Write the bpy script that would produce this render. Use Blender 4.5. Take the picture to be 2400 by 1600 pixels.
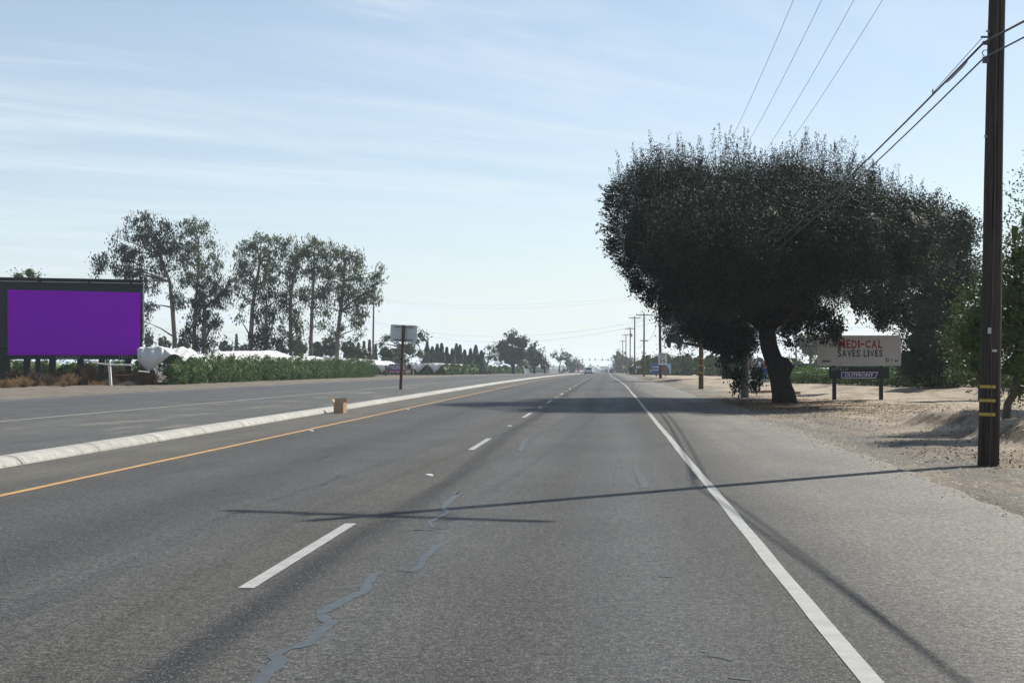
import bpy, bmesh, math, random
import numpy as np
from mathutils import Vector, Matrix

for o in list(bpy.data.objects):
    bpy.data.objects.remove(o)
random.seed(7)
RNG = np.random.default_rng(11)
SC = bpy.context.scene
COL = SC.collection

# ------------------------------------------------------------------ camera
FPX, W0, H0 = 3146.0, 2400.0, 1600.0
HC = 1.49
PITCH = math.atan(55 / FPX)
YAW = math.atan(227 / FPX * math.cos(PITCH))
cam_d = bpy.data.cameras.new('camera')
cam = bpy.data.objects.new('camera', cam_d)
COL.objects.link(cam)
cam.location = (0, 0, HC)
cam.rotation_euler = (math.pi / 2 + PITCH, 0, YAW)
cam_d.sensor_width = 36.0
cam_d.lens = FPX / W0 * 36.0
cam_d.clip_start = 0.1
cam_d.clip_end = 20000
SC.camera = cam

# ------------------------------------------------------------------ sky and sun
SUN_EL = math.radians(45.5)
SUN_AZ = math.radians(47.5)            # clockwise from +Y (the road direction)
w = bpy.data.worlds.new('World')
SC.world = w
w.use_nodes = True
nt = w.node_tree
nt.nodes.clear()
L = nt.links


def wn(t, **kw):
    n = nt.nodes.new(t)
    for k, v in kw.items():
        setattr(n, k, v)
    return n


sky = wn('ShaderNodeTexSky', sky_type='NISHITA', sun_disc=False, sun_elevation=SUN_EL, sun_rotation=SUN_AZ,
         altitude=100.0, air_density=1.0, dust_density=0.7, ozone_density=1.2)
tc = wn('ShaderNodeTexCoord')
sep = wn('ShaderNodeSeparateXYZ')
L.new(tc.outputs['Generated'], sep.inputs[0])
zz = wn('ShaderNodeMath', operation='ADD'); zz.inputs[1].default_value = 0.09
L.new(sep.outputs[2], zz.inputs[0])
zm = wn('ShaderNodeMath', operation='MAXIMUM'); zm.inputs[1].default_value = 0.05
L.new(zz.outputs[0], zm.inputs[0])
dx = wn('ShaderNodeMath', operation='DIVIDE'); L.new(sep.outputs[0], dx.inputs[0]); L.new(zm.outputs[0], dx.inputs[1])
dy = wn('ShaderNodeMath', operation='DIVIDE'); L.new(sep.outputs[1], dy.inputs[0]); L.new(zm.outputs[0], dy.inputs[1])
cmb = wn('ShaderNodeCombineXYZ'); L.new(dx.outputs[0], cmb.inputs[0]); L.new(dy.outputs[0], cmb.inputs[1])


def cirrus(rot, scale, nscale, detail, lo, hi, dist=0.6):
    mr_ = wn('ShaderNodeMapping')
    mr_.inputs['Rotation'].default_value = (0, 0, rot)
    L.new(cmb.outputs[0], mr_.inputs[0])
    mp = wn('ShaderNodeMapping')
    mp.inputs['Scale'].default_value = scale
    L.new(mr_.outputs[0], mp.inputs[0])
    nz = wn('ShaderNodeTexNoise')
    nz.inputs['Scale'].default_value = nscale
    nz.inputs['Detail'].default_value = detail
    nz.inputs['Roughness'].default_value = 0.62
    nz.inputs['Distortion'].default_value = dist
    L.new(mp.outputs[0], nz.inputs['Vector'])
    mr = wn('ShaderNodeMapRange')
    mr.interpolation_type = 'SMOOTHSTEP'
    mr.inputs['From Min'].default_value = lo
    mr.inputs['From Max'].default_value = hi
    L.new(nz.outputs[0], mr.inputs['Value'])
    return mr.outputs[0]


c1 = cirrus(math.radians(-30), (0.24, 1.0, 1.0), 2.0, 9.0, 0.44, 0.76, 1.4)
c2 = cirrus(math.radians(-24), (0.35, 1.0, 1.0), 0.6, 6.0, 0.42, 0.70, 0.9)
cm = wn('ShaderNodeMath', operation='MULTIPLY_ADD')
L.new(c1, cm.inputs[0]); cm.inputs[1].default_value = 0.36
c2m = wn('ShaderNodeMath', operation='MULTIPLY'); L.new(c2, c2m.inputs[0]); c2m.inputs[1].default_value = 0.36
L.new(c2m.outputs[0], cm.inputs[2])
cl = wn('ShaderNodeMath', operation='ADD'); cl.use_clamp = True; L.new(cm.outputs[0], cl.inputs[0]); cl.inputs[1].default_value = 0.0
zh = wn('ShaderNodeMath', operation='DIVIDE'); zh.inputs[0].default_value = 0.075; L.new(zm.outputs[0], zh.inputs[1])   # the thin veil is seen edge on toward the horizon
cl2 = wn('ShaderNodeMath', operation='ADD'); cl2.use_clamp = True; L.new(cl.outputs[0], cl2.inputs[0]); L.new(zh.outputs[0], cl2.inputs[1]); cl = cl2
mix = wn('ShaderNodeMixRGB'); mix.blend_type = 'MIX'
L.new(cl.outputs[0], mix.inputs[0]); L.new(sky.outputs[0], mix.inputs[1])
mix.inputs[2].default_value = (6.2, 7.0, 7.5, 1)
bg = wn('ShaderNodeBackground'); bg.inputs['Strength'].default_value = 0.080
L.new(mix.outputs[0], bg.inputs['Color'])
wo = wn('ShaderNodeOutputWorld'); L.new(bg.outputs[0], wo.inputs['Surface'])

sun_d = bpy.data.lights.new('sun', 'SUN')
sun_d.energy = 5.0
sun_d.angle = math.radians(0.53)
sun_d.color = (1.0, 0.94, 0.84)
sun = bpy.data.objects.new('sun', sun_d)
COL.objects.link(sun)
SUNV = Vector((math.sin(SUN_AZ) * math.cos(SUN_EL), math.cos(SUN_AZ) * math.cos(SUN_EL), math.sin(SUN_EL)))
sun.rotation_euler = (-SUNV).to_track_quat('-Z', 'Y').to_euler()
sun.location = SUNV * 200

SC.view_settings.view_transform = 'Standard'
SC.view_settings.look = 'None'
SC.view_settings.exposure = 0.70
SC.view_settings.gamma = 1.0
SC.view_settings.use_curve_mapping = False
SC.render.engine = 'CYCLES'
SC.cycles.max_bounces = 6
SC.cycles.diffuse_bounces = 3
SC.cycles.glossy_bounces = 2
SC.cycles.transmission_bounces = 3
SC.cycles.volume_bounces = 1
SC.cycles.transparent_max_bounces = 8
SC.cycles.caustics_reflective = False
SC.cycles.caustics_refractive = False

# ------------------------------------------------------------------ measuring helpers
bpy.context.view_layer.update()
RM = cam.rotation_euler.to_matrix()


def ray(px, py):
    return (RM @ Vector(((px - W0 / 2) / FPX, (H0 / 2 - py) / FPX, -1.0))).normalized()


def P(px, py, Y):
    """the point at distance Y down the road that is seen at px, py of the photograph"""
    d = ray(px, py)
    return Vector((0, 0, HC)) + d * (Y / d.y)


def PX(px, py, X):
    d = ray(px, py)
    return Vector((0, 0, HC)) + d * (X / d.x)


def on_plane(px, py, p0, n):
    d = ray(px, py)
    c = Vector((0, 0, HC))
    return c + d * ((p0 - c).dot(n) / d.dot(n))


def vnoise(x, y, s=0):
    x = np.asarray(x, float); y = np.asarray(y, float)
    xi = np.floor(x).astype(np.int64); yi = np.floor(y).astype(np.int64)
    xf = x - xi; yf = y - yi
    u = xf * xf * (3 - 2 * xf); v = yf * yf * (3 - 2 * yf)

    def h(a, b):
        n = (a * 374761393 + b * 668265263 + s * 1274126177) & 0x7fffffff
        n = ((n ^ (n >> 13)) * 1274126177) & 0x7fffffff
        return ((n ^ (n >> 16)) & 0xffff) / 65535.0
    return (h(xi, yi) * (1 - u) + h(xi + 1, yi) * u) * (1 - v) + (h(xi, yi + 1) * (1 - u) + h(xi + 1, yi + 1) * u) * v


def fbm(x, y, s=0, o=4):
    r, a, t = 0.0, 1.0, 0.0
    for k in range(o):
        r = r + a * vnoise(x * 2 ** k, y * 2 ** k, s + k); t += a; a *= 0.5
    return r / t - 0.5


def sstep(a, b, x):
    t = np.clip((np.asarray(x, float) - a) / (b - a), 0, 1)
    return t * t * (3 - 2 * t)


def rz(y):
    """height of the road: level, then falling gently away beyond 80 m"""
    u = np.clip(np.asarray(y, float) - 80, 0, 2300)
    return -0.0052 * (u - 110 * (1 - np.exp(-u / 110)))


def edge_line(y):
    """x of the white edge line: it drifts a little to the side far down the road"""
    return 1.23 - 0.9 * sstep(80, 240, y)


def asphalt_edge(y):
    y = np.asarray(y, float)
    return 4.25 + 0.5 * fbm(y * 0.16, y * 0 + 3.1, 5, 3) + 0.32 * fbm(y * 1.1, y * 0 + 9.1, 8, 4) - 1.2 * sstep(90, 300, y)


def left_line(y):
    return np.minimum(-15.5 + 0.0253 * np.asarray(y, float), -10.4)


def left_edge(y):
    return left_line(y) - 10.0


def gz(x, y):
    """height of the bare ground"""
    x = np.asarray(x, float); y = np.asarray(y, float)
    base = rz(y)
    near = 1 - sstep(150, 260, y)
    # right of the road
    r = sstep(3.7, 4.4, x)
    ruf = sstep(4.3, 6.0, x) * (0.10 * fbm(x * 0.7, y * 0.7, 21, 4) + 0.035 * fbm(x * 3.3, y * 3.3, 22, 3))
    rise = 0.012 * np.clip(x - 6, 0, 11)
    edge = 7.5 + 0.7 * fbm(x * 0 + 1.0, y * 0.35, 31, 3) + 0.45 * fbm(x * 0 + 1.0, y * 1.0, 33, 2)
    bank = 0.46 * sstep(edge - 0.35, edge + 0.75, x) * sstep(13, 19, y) * (1 - sstep(33, 39, y))
    bank = bank * (1 + 0.5 * fbm(x * 1.3, y * 1.3, 34, 4)) + 0.09 * fbm(x * 3.5, y * 3.5, 35, 3) * sstep(edge - 0.5, edge, x) * (1 - sstep(36, 40, y)) * (1 - 0.55 * sstep(9, 14, x))
    # low bank in front of the vines: line through (11.8, 88) and (16.5, 58)
    ux, uy = 4.7, -30.0
    ln = math.hypot(ux, uy)
    s = ((x - 11.8) * (-uy) + (y - 88) * ux) / ln
    back = 1 - sstep(4.5, 9, s)
    vb = 0.20 * sstep(-1.2, 0.4, s) * back
    # little spoil ridge behind the hoarding
    rg = 0.20 * np.exp(-((y - 62 - 2.0 * fbm(x * 0.3, y * 0, 41, 2)) / 0.8) ** 2) * sstep(9, 11, x) * (1 - sstep(19, 22, x)) * (0.8 + 1.2 * fbm(x * 1.5, y * 1.5, 43, 3))
    right = (ruf + (rise * back + vb) * sstep(36, 50, y) + bank + rg) * near * r
    # left of the far carriageway
    le = left_edge(y) - 1.0
    lf = sstep(0, 1.5, le - x)
    left = lf * (0.10 * (1 - sstep(0, 5, le - x)) + 0.10 * fbm(x * 0.5, y * 0.5, 51, 4) * near)
    road_bed = (1 - r) * (1 - lf)
    return base + right + left - 0.07 * road_bed - 0.012 * (1 - road_bed)


def gzf(x, y):
    return float(gz(np.array([x]), np.array([y]))[0])


def G(px, py, lift=0.0):
    """the point of the ground seen at px, py of the photograph"""
    d = ray(px, py)
    t = -HC / d.z if d.z < -1e-5 else 900
    for _ in range(60):
        p = Vector((0, 0, HC)) + d * t
        e = p.z - (gzf(p.x, p.y) if (p.x > 4.6 or p.x < -26) else float(rz(p.y)) + lift)
        t += e / -d.z * 0.6
        t = max(1.0, min(t, 900))
    return Vector((0, 0, HC)) + d * t


# ------------------------------------------------------------------ materials
def mat_new(name):
    m = bpy.data.materials.new(name)
    m.use_nodes = True
    t = m.node_tree
    t.nodes.clear()
    out = t.nodes.new('ShaderNodeOutputMaterial')
    b = t.nodes.new('ShaderNodeBsdfPrincipled')
    t.links.new(b.outputs[0], out.inputs[0])
    return m, t, b, out


def nd(t, kind, ins=None, **kw):
    n = t.nodes.new(kind)
    for k, v in kw.items():
        setattr(n, k, v)
    for k, v in (ins or {}).items():
        if hasattr(v, 'is_linked') or isinstance(v, bpy.types.NodeSocket):
            t.links.new(v, n.inputs[k])
        else:
            n.inputs[k].default_value = v
    return n


def c4(c):
    return (c[0], c[1], c[2], 1.0)


def ramp(t, fac, stops, interp='LINEAR'):
    n = t.nodes.new('ShaderNodeValToRGB')
    n.color_ramp.interpolation = interp
    els = n.color_ramp.elements
    while len(els) < len(stops):
        els.new(0.5)
    for e, (p, c) in zip(els, stops):
        e.position = p
        e.color = c4(c) if not isinstance(c, (int, float)) else (c, c, c, 1)
    t.links.new(fac, n.inputs[0])
    return n.outputs[0]


def mixc(t, fac, a, b, mode='MIX'):
    n = t.nodes.new('ShaderNodeMixRGB')
    n.blend_type = mode
    for i, v in ((0, fac), (1, a), (2, b)):
        if isinstance(v, bpy.types.NodeSocket):
            t.links.new(v, n.inputs[i])
        elif isinstance(v, (int, float)):
            n.inputs[i].default_value = v if i == 0 else (v, v, v, 1)
        else:
            n.inputs[i].default_value = c4(v)
    return n.outputs[0]


def noise(t, vec, scale, detail=4, rough=0.55, dist=0.0):
    n = nd(t, 'ShaderNodeTexNoise', {'Scale': scale, 'Detail': detail, 'Roughness': rough, 'Distortion': dist})
    t.links.new(vec, n.inputs['Vector'])
    return n.outputs[0]


def mapped(t, vec, scale=(1, 1, 1), rot=(0, 0, 0)):
    n = nd(t, 'ShaderNodeMapping', {'Scale': scale, 'Rotation': rot})
    t.links.new(vec, n.inputs[0])
    return n.outputs[0]


def simple(name, col, rough=0.6, spec=0.3, metal=0.0, vary=0.25, scale=3.0, stretch=(1, 1, 1), bump=0.0, bscale=40, obj=True, dirt=None):
    m, t, b, out = mat_new(name)
    vec = nd(t, 'ShaderNodeTexCoord').outputs['Object' if obj else 'Generated']
    v = mapped(t, vec, stretch)
    n1 = noise(t, v, scale, 6, 0.6)
    lo = tuple(c * (1 - vary) for c in col); hi = tuple(min(1, c * (1 + vary)) for c in col)
    c = ramp(t, n1, [(0.3, lo), (0.7, hi)])
    if dirt:
        d = ramp(t, noise(t, vec, dirt[1], 5, 0.65), [(0.48, 0.0), (0.7, dirt[2])])
        c = mixc(t, d, c, dirt[0])
    t.links.new(c, b.inputs['Base Color'])
    b.inputs['Roughness'].default_value = rough
    b.inputs['Specular IOR Level'].default_value = spec
    b.inputs['Metallic'].default_value = metal
    if bump:
        bn = nd(t, 'ShaderNodeBump', {'Strength': bump, 'Distance': 0.01})
        t.links.new(noise(t, v, bscale, 4), bn.inputs['Height'])
        t.links.new(bn.outputs[0], b.inputs['Normal'])
    return m


def leaf_mat(name, cols, trans=0.25, rough=0.45, spec=0.35):
    m, t, b, out = mat_new(name)
    isl = nd(t, 'ShaderNodeNewGeometry').outputs['Random Per Island']
    n = len(cols)
    c = ramp(t, isl, [((i + 0.5) / n, col) for i, col in enumerate(cols)])
    t.links.new(c, b.inputs['Base Color'])
    b.inputs['Roughness'].default_value = rough
    b.inputs['Specular IOR Level'].default_value = spec
    tr = nd(t, 'ShaderNodeBsdfTranslucent')
    t.links.new(mixc(t, 0.5, c, (0.16, 0.20, 0.03), 'MULTIPLY') if False else c, tr.inputs['Color'])
    mx = nd(t, 'ShaderNodeMixShader', {0: trans})
    t.links.new(b.outputs[0], mx.inputs[1]); t.links.new(tr.outputs[0], mx.inputs[2])
    t.links.new(mx.outputs[0], out.inputs[0])
    return m


def pos(t):
    return nd(t, 'ShaderNodeNewGeometry').outputs['Position']


def asphalt(name, stops, x0, x1, gain=1.0, wheel=True, sand=0.0, coarse=1.0):
    """stops: colour across the road from x0 to x1"""
    m, t, b, out = mat_new(name)
    p = pos(t)
    s = nd(t, 'ShaderNodeSeparateXYZ'); t.links.new(p, s.inputs[0])
    wob = noise(t, mapped(t, p, (0.5, 0.08, 1)), 1.0, 4)
    xw = nd(t, 'ShaderNodeMath', {1: 0.55}, operation='MULTIPLY_ADD')
    t.links.new(wob, xw.inputs[0]); t.links.new(s.outputs[0], xw.inputs[2])
    fx = nd(t, 'ShaderNodeMapRange', {'From Min': x0 + 0.275, 'From Max': x1 + 0.275})
    t.links.new(xw.outputs[0], fx.inputs['Value'])
    base = ramp(t, fx.outputs[0], stops)
    # long soft streaks along the lane, patches, then the stones
    st = noise(t, mapped(t, p, (1.6, 0.05, 1)), 1.0, 5, 0.6)
    base = mixc(t, 0.5, base, ramp(t, st, [(0.3, 0.55), (0.7, 1.35)]), 'MULTIPLY')
    pt = noise(t, mapped(t, p, (0.5, 0.35, 1)), 1.0, 6, 0.65)
    base = mixc(t, 0.6, base, ramp(t, pt, [(0.32, 0.62), (0.7, 1.3)]), 'MULTIPLY')
    g1 = noise(t, p, 100 * coarse, 3, 0.7)
    base = mixc(t, 1.0, base, ramp(t, g1, [(0.30, 0.30), (0.5, 0.9), (0.72, 2.0)]), 'MULTIPLY')
    base = mixc(t, 1.0, base, ramp(t, noise(t, p, 24 * coarse, 4, 0.75), [(0.30, 0.28), (0.5, 0.94), (0.72, 2.15)]), 'MULTIPLY')
    base = mixc(t, 0.75, base, ramp(t, noise(t, p, 9 * coarse, 4, 0.7), [(0.30, 0.62), (0.5, 0.98), (0.72, 1.4)]), 'MULTIPLY')
    vo = nd(t, 'ShaderNodeTexVoronoi', {'Scale': 120 * coarse}); t.links.new(p, vo.inputs['Vector'])
    sg = nd(t, 'ShaderNodeSeparateColor'); t.links.new(vo.outputs['Color'], sg.inputs[0])
    base = mixc(t, ramp(t, sg.outputs[0], [(0.86, 0.0), (0.93, 0.75)]), base, (0.30, 0.285, 0.25))
    base = mixc(t, ramp(t, sg.outputs[1], [(0.86, 0.0), (0.93, 0.8)]), base, (0.03, 0.03, 0.03))
    if sand:
        sd = noise(t, mapped(t, p, (0.55, 0.22, 1)), 1.0, 7, 0.68)
        base = mixc(t, ramp(t, sd, [(0.54, 0.0), (0.68, sand)]), base, (0.30, 0.265, 0.21))
    base = mixc(t, 1.0, base, (gain * 0.965, gain, gain * 1.045), 'MULTIPLY')
    t.links.new(base, b.inputs['Base Color'])
    b.inputs['Specular IOR Level'].default_value = 0.18
    t.links.new(ramp(t, st, [(0.35, 0.6), (0.65, 0.8)]), b.inputs['Roughness'])
    bn = nd(t, 'ShaderNodeBump', {'Strength': 0.7, 'Distance': 0.006})
    t.links.new(noise(t, p, 130 * coarse, 3, 0.7), bn.inputs['Height'])
    t.links.new(bn.outputs[0], b.inputs['Normal'])
    return m


# ------------------------------------------------------------------ mesh helpers
class MB:
    def __init__(self):
        self.v = []; self.f = []

    def add(self, vs, fs):
        o = len(self.v)
        self.v.extend([tuple(q) for q in vs])
        self.f.extend([tuple(i + o for i in g) for g in fs])
        return self

    def box(self, c, s, rz_=0.0, M=None):
        hx, hy, hz = s[0] / 2, s[1] / 2, s[2] / 2
        vs = [Vector((x, y, z)) for x in (-hx, hx) for y in (-hy, hy) for z in (-hz, hz)]
        R_ = Matrix.Rotation(rz_, 3, 'Z') if M is None else M
        vs = [R_ @ q + Vector(c) for q in vs]
        return self.add(vs, [(0, 1, 3, 2), (4, 6, 7, 5), (0, 4, 5, 1), (2, 3, 7, 6), (0, 2, 6, 4), (1, 5, 7, 3)])

    def tube(self, path, rad, n=6, cap=True):
        path = [Vector(q) for q in path]
        if not hasattr(rad, '__len__'):
            rad = [rad] * len(path)
        vs, fs = [], []
        ref = None
        for i, q in enumerate(path):
            a = path[min(i + 1, len(path) - 1)] - path[max(i - 1, 0)]
            a.normalize()
            if ref is None:
                ref = Vector((1, 0, 0)) if abs(a.x) < 0.8 else Vector((0, 1, 0))
            u = a.cross(ref).normalized(); v = a.cross(u).normalized()
            ref = v.cross(a) if False else ref
            for k in range(n):
                g = 2 * math.pi * k / n
                vs.append(q + (u * math.cos(g) + v * math.sin(g)) * rad[i])
        for i in range(len(path) - 1):
            for k in range(n):
                k2 = (k + 1) % n
                fs.append((i * n + k, i * n + k2, (i + 1) * n + k2, (i + 1) * n + k))
        if cap:
            fs.append(tuple(range(n))[::-1]); fs.append(tuple((len(path) - 1) * n + k for k in range(n)))
        return self.add(vs, fs)

    def prism(self, poly, y0, y1):
        """poly in x, z extruded from y0 to y1"""
        n = len(poly)
        vs = [(x, y0, z) for x, z in poly] + [(x, y1, z) for x, z in poly]
        fs = [tuple(range(n)), tuple(range(2 * n - 1, n - 1, -1))] + [(i, i + n, (i + 1) % n + n, (i + 1) % n) for i in range(n)]
        return self.add(vs, fs)

    def build(self, name, m, parent=None, smooth=False, loc=None):
        me = bpy.data.meshes.new(name)
        me.from_pydata(self.v, [], self.f)
        bmn = bmesh.new(); bmn.from_mesh(me); bmesh.ops.recalc_face_normals(bmn, faces=bmn.faces); bmn.to_mesh(me); bmn.free()
        return link(name, me, m, parent, smooth, loc)


def link(name, me, m, parent=None, smooth=False, loc=None):
    o = bpy.data.objects.new(name, me)
    COL.objects.link(o)
    if m is not None:
        me.materials.append(m)
    if smooth:
        me.polygons.foreach_set('use_smooth', [True] * len(me.polygons))
    if parent is not None:
        o.parent = parent
    if loc is not None:
        o.location = loc
    return o


def np_mesh(name, V, F):
    """V (n,3), F (m,k) arrays of equal-sided faces"""
    me = bpy.data.meshes.new(name)
    k = F.shape[1]
    me.vertices.add(len(V)); me.vertices.foreach_set('co', np.ascontiguousarray(V, dtype=np.float32).ravel())
    me.loops.add(F.size); me.loops.foreach_set('vertex_index', np.ascontiguousarray(F, dtype=np.int32).ravel())
    me.polygons.add(len(F))
    me.polygons.foreach_set('loop_start', np.arange(0, F.size, k, dtype=np.int32))
    me.polygons.foreach_set('loop_total', np.full(len(F), k, dtype=np.int32))
    me.update(calc_edges=True)
    return me


def tag(o, label=None, cat=None, group=None, kind=None):
    if label: o['label'] = label
    if cat: o['category'] = cat
    if group: o['group'] = group
    if kind: o['kind'] = kind
    return o


def empty(name, loc, rz_=0.0):
    e = bpy.data.objects.new(name, None)
    e.empty_display_size = 0.3
    COL.objects.link(e)
    e.location = loc
    e.rotation_euler = (0, 0, rz_)
    return e


def copy_tree(o, parent=None):
    c = o.copy()
    COL.objects.link(c)
    c.parent = parent
    for ch in list(o.children):
        copy_tree(ch, c)
    return c


ORD = ['first', 'second', 'third', 'fourth', 'fifth', 'sixth', 'seventh', 'eighth', 'ninth', 'tenth', 'eleventh', 'twelfth',
       'thirteenth', 'fourteenth', 'fifteenth', 'sixteenth', 'seventeenth', 'eighteenth', 'nineteenth', 'twentieth']


def lettering(body, width, m, parent, loc, rot, height=None, offset=0.0, name='lettering', shear=0.0, depth=0.004, ofs_each=None):
    cu = bpy.data.curves.new('text', 'FONT')
    cu.body = body; cu.size = 1.0; cu.extrude = 0.0; cu.offset = offset; cu.shear = shear
    cu.align_x = 'CENTER'; cu.align_y = 'CENTER'; cu.resolution_u = 3
    to = bpy.data.objects.new('text', cu)
    COL.objects.link(to)
    me = bpy.data.meshes.new_from_object(to)
    bpy.data.objects.remove(to); bpy.data.curves.remove(cu)
    n = len(me.vertices)
    co = np.empty(n * 3); me.vertices.foreach_get('co', co); co = co.reshape(-1, 3)
    mn, mx = co.min(0), co.max(0)
    co -= (mn + mx) / 2
    sx = width / (mx[0] - mn[0]); sy = sx if height is None else height / (mx[1] - mn[1])
    co[:, 0] *= sx; co[:, 1] *= sy
    if ofs_each:
        co[:, 1] += ofs_each * np.sin(co[:, 0] * 6.1) + ofs_each * 0.7 * np.sin(co[:, 0] * 11.0)
    me.vertices.foreach_set('co', co.ravel()); me.update()
    o = link(name, me, m, parent)
    o.location = loc
    o.rotation_euler = rot
    return o
# ================================================================== setting: ground, roads, kerb
def axis(segs):
    out = []
    for a, b, st in segs:
        n = max(1, int(round((b - a) / st)))
        out += [a + (b - a) * i / n for i in range(n)]
    out.append(segs[-1][1])
    return np.array(out)


def grid_faces(nx, ny):
    i = np.arange(nx - 1)[None, :] + np.arange(ny - 1)[:, None] * nx
    i = i.ravel()
    return np.stack([i, i + 1, i + nx + 1, i + nx], 1)


gx = axis([(-2600, -400, 440), (-400, -60, 20), (-60, -36, 2.0), (-36, -22, 0.5), (-22, 4, 2.0), (4, 15, 0.16), (15, 32, 0.5), (32, 60, 2), (60, 400, 20), (400, 2600, 440)])
gy = axis([(-60, 8, 6), (8, 40, 0.16), (40, 72, 0.32), (72, 130, 1.0), (130, 330, 5), (330, 1200, 40), (1200, 3800, 200)])
GX, GY = np.meshgrid(gx, gy)
GZ = gz(GX, GY)
V = np.stack([GX.ravel(), GY.ravel(), GZ.ravel()], 1)


def ground_mat():
    m, t, b, out = mat_new('dry_earth')
    p = pos(t)
    s = nd(t, 'ShaderNodeSeparateXYZ'); t.links.new(p, s.inputs[0])
    n1 = noise(t, mapped(t, p, (0.8, 0.35, 1)), 1.0, 7, 0.65)
    sand = ramp(t, n1, [(0.3, (0.30, 0.25, 0.19)), (0.5, (0.44, 0.378, 0.298)), (0.7, (0.55, 0.485, 0.39))])
    grit = ramp(t, noise(t, p, 30, 4, 0.7), [(0.3, (0.10, 0.096, 0.09)), (0.5, (0.205, 0.195, 0.178)), (0.72, (0.38, 0.36, 0.32))])
    stk = ramp(t, noise(t, mapped(t, p, (1.1, 0.14, 1)), 1.0, 6, 0.68), [(0.46, 0.0), (0.62, 0.85)])
    grit = mixc(t, 1.0, mixc(t, stk, grit, (0.36, 0.31, 0.24)), (0.9, 0.9, 0.9), 'MULTIPLY')
    wob = nd(t, 'ShaderNodeMath', {1: 3.4}, operation='MULTIPLY_ADD')
    t.links.new(noise(t, mapped(t, p, (0.5, 0.16, 1)), 1.0, 6, 0.62), wob.inputs[0]); t.links.new(s.outputs[0], wob.inputs[2])
    edge = nd(t, 'ShaderNodeMapRange', {'From Min': 7.2, 'From Max': 9.4}); t.links.new(wob.outputs[0], edge.inputs['Value'])
    c = mixc(t, edge.outputs[0], grit, sand)
    # brown fallen leaves and darker loam in patches, only where the trees stand
    br = ramp(t, noise(t, mapped(t, p, (0.35, 0.22, 1)), 1.0, 6, 0.7), [(0.52, 0.0), (0.66, 0.6)])
    c = mixc(t, br, c, (0.17, 0.125, 0.085))
    c = mixc(t, 0.8, c, ramp(t, noise(t, p, 9, 5, 0.7), [(0.3, 0.62), (0.7, 1.3)]), 'MULTIPLY')
    # left verge: grey brown; farther fields: dull tan green
    lf = nd(t, 'ShaderNodeMapRange', {'From Min': -20.0, 'From Max': -22.0}); t.links.new(s.outputs[0], lf.inputs['Value'])
    c = mixc(t, lf.outputs[0], c, mixc(t, 0.8, (0.21, 0.185, 0.155), ramp(t, noise(t, mapped(t, p, (0.9, 0.4, 1)), 1.0, 6, 0.7), [(0.3, 0.6), (0.7, 1.35)]), 'MULTIPLY'))
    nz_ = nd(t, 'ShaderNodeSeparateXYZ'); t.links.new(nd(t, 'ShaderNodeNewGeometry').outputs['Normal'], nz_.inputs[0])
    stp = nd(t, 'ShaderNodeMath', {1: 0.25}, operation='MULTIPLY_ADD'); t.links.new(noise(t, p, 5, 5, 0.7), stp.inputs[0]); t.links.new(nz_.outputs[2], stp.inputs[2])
    c = mixc(t, ramp(t, stp.outputs[0], [(0.98, 0.85), (1.08, 0.0)]), c, (0.17, 0.13, 0.095))  # steep faces coloured darker brown, standing in for the shade on the bank
    c = mixc(t, 1.0, c, (0.62, 0.62, 0.62), 'MULTIPLY')
    t.links.new(c, b.inputs['Base Color'])
    b.inputs['Roughness'].default_value = 0.95
    b.inputs['Specular IOR Level'].default_value = 0.1
    bn = nd(t, 'ShaderNodeBump', {'Strength': 0.8, 'Distance': 0.03})
    t.links.new(noise(t, p, 14, 6, 0.7), bn.inputs['Height'])
    t.links.new(bn.outputs[0], b.inputs['Normal'])
    return m


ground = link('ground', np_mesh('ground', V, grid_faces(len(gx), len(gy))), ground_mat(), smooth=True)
tag(ground, kind='structure')

RY = axis([(-30, 8, 2.0), (8, 40, 0.25), (40, 90, 0.5), (90, 150, 2), (150, 500, 5), (500, 2400, 40)])


def strip(name, cols, m, parent=None, rows=None, y0=None, y1=None, lift=0.0):
    """a sheet that follows the road: cols are numbers or functions of y, each with a height offset"""
    rows = RY if rows is None else rows
    if y0 is not None:
        rows = np.concatenate([[y0], rows[(rows > y0 + 1e-3) & (rows < y1 - 1e-3)], [y1]])
    xs, zs = [], []
    for c in cols:
        c, z = c if isinstance(c, tuple) else (c, 0.0)
        xs.append(c(rows) if callable(c) else np.full(len(rows), float(c)))
        zs.append(np.interp(rows, RY, rz(RY)) + z + lift)
    X = np.stack(xs, 1); Z = np.stack(zs, 1); Y = np.repeat(rows[:, None], len(cols), 1)
    V = np.stack([X.ravel(), Y.ravel(), Z.ravel()], 1)
    return link(name, np_mesh(name, V, grid_faces(len(cols), len(rows))), m, parent)


def rel(x, x0=-9.2, x1=5.4):
    return (x - x0) / (x1 - x0)


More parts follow.
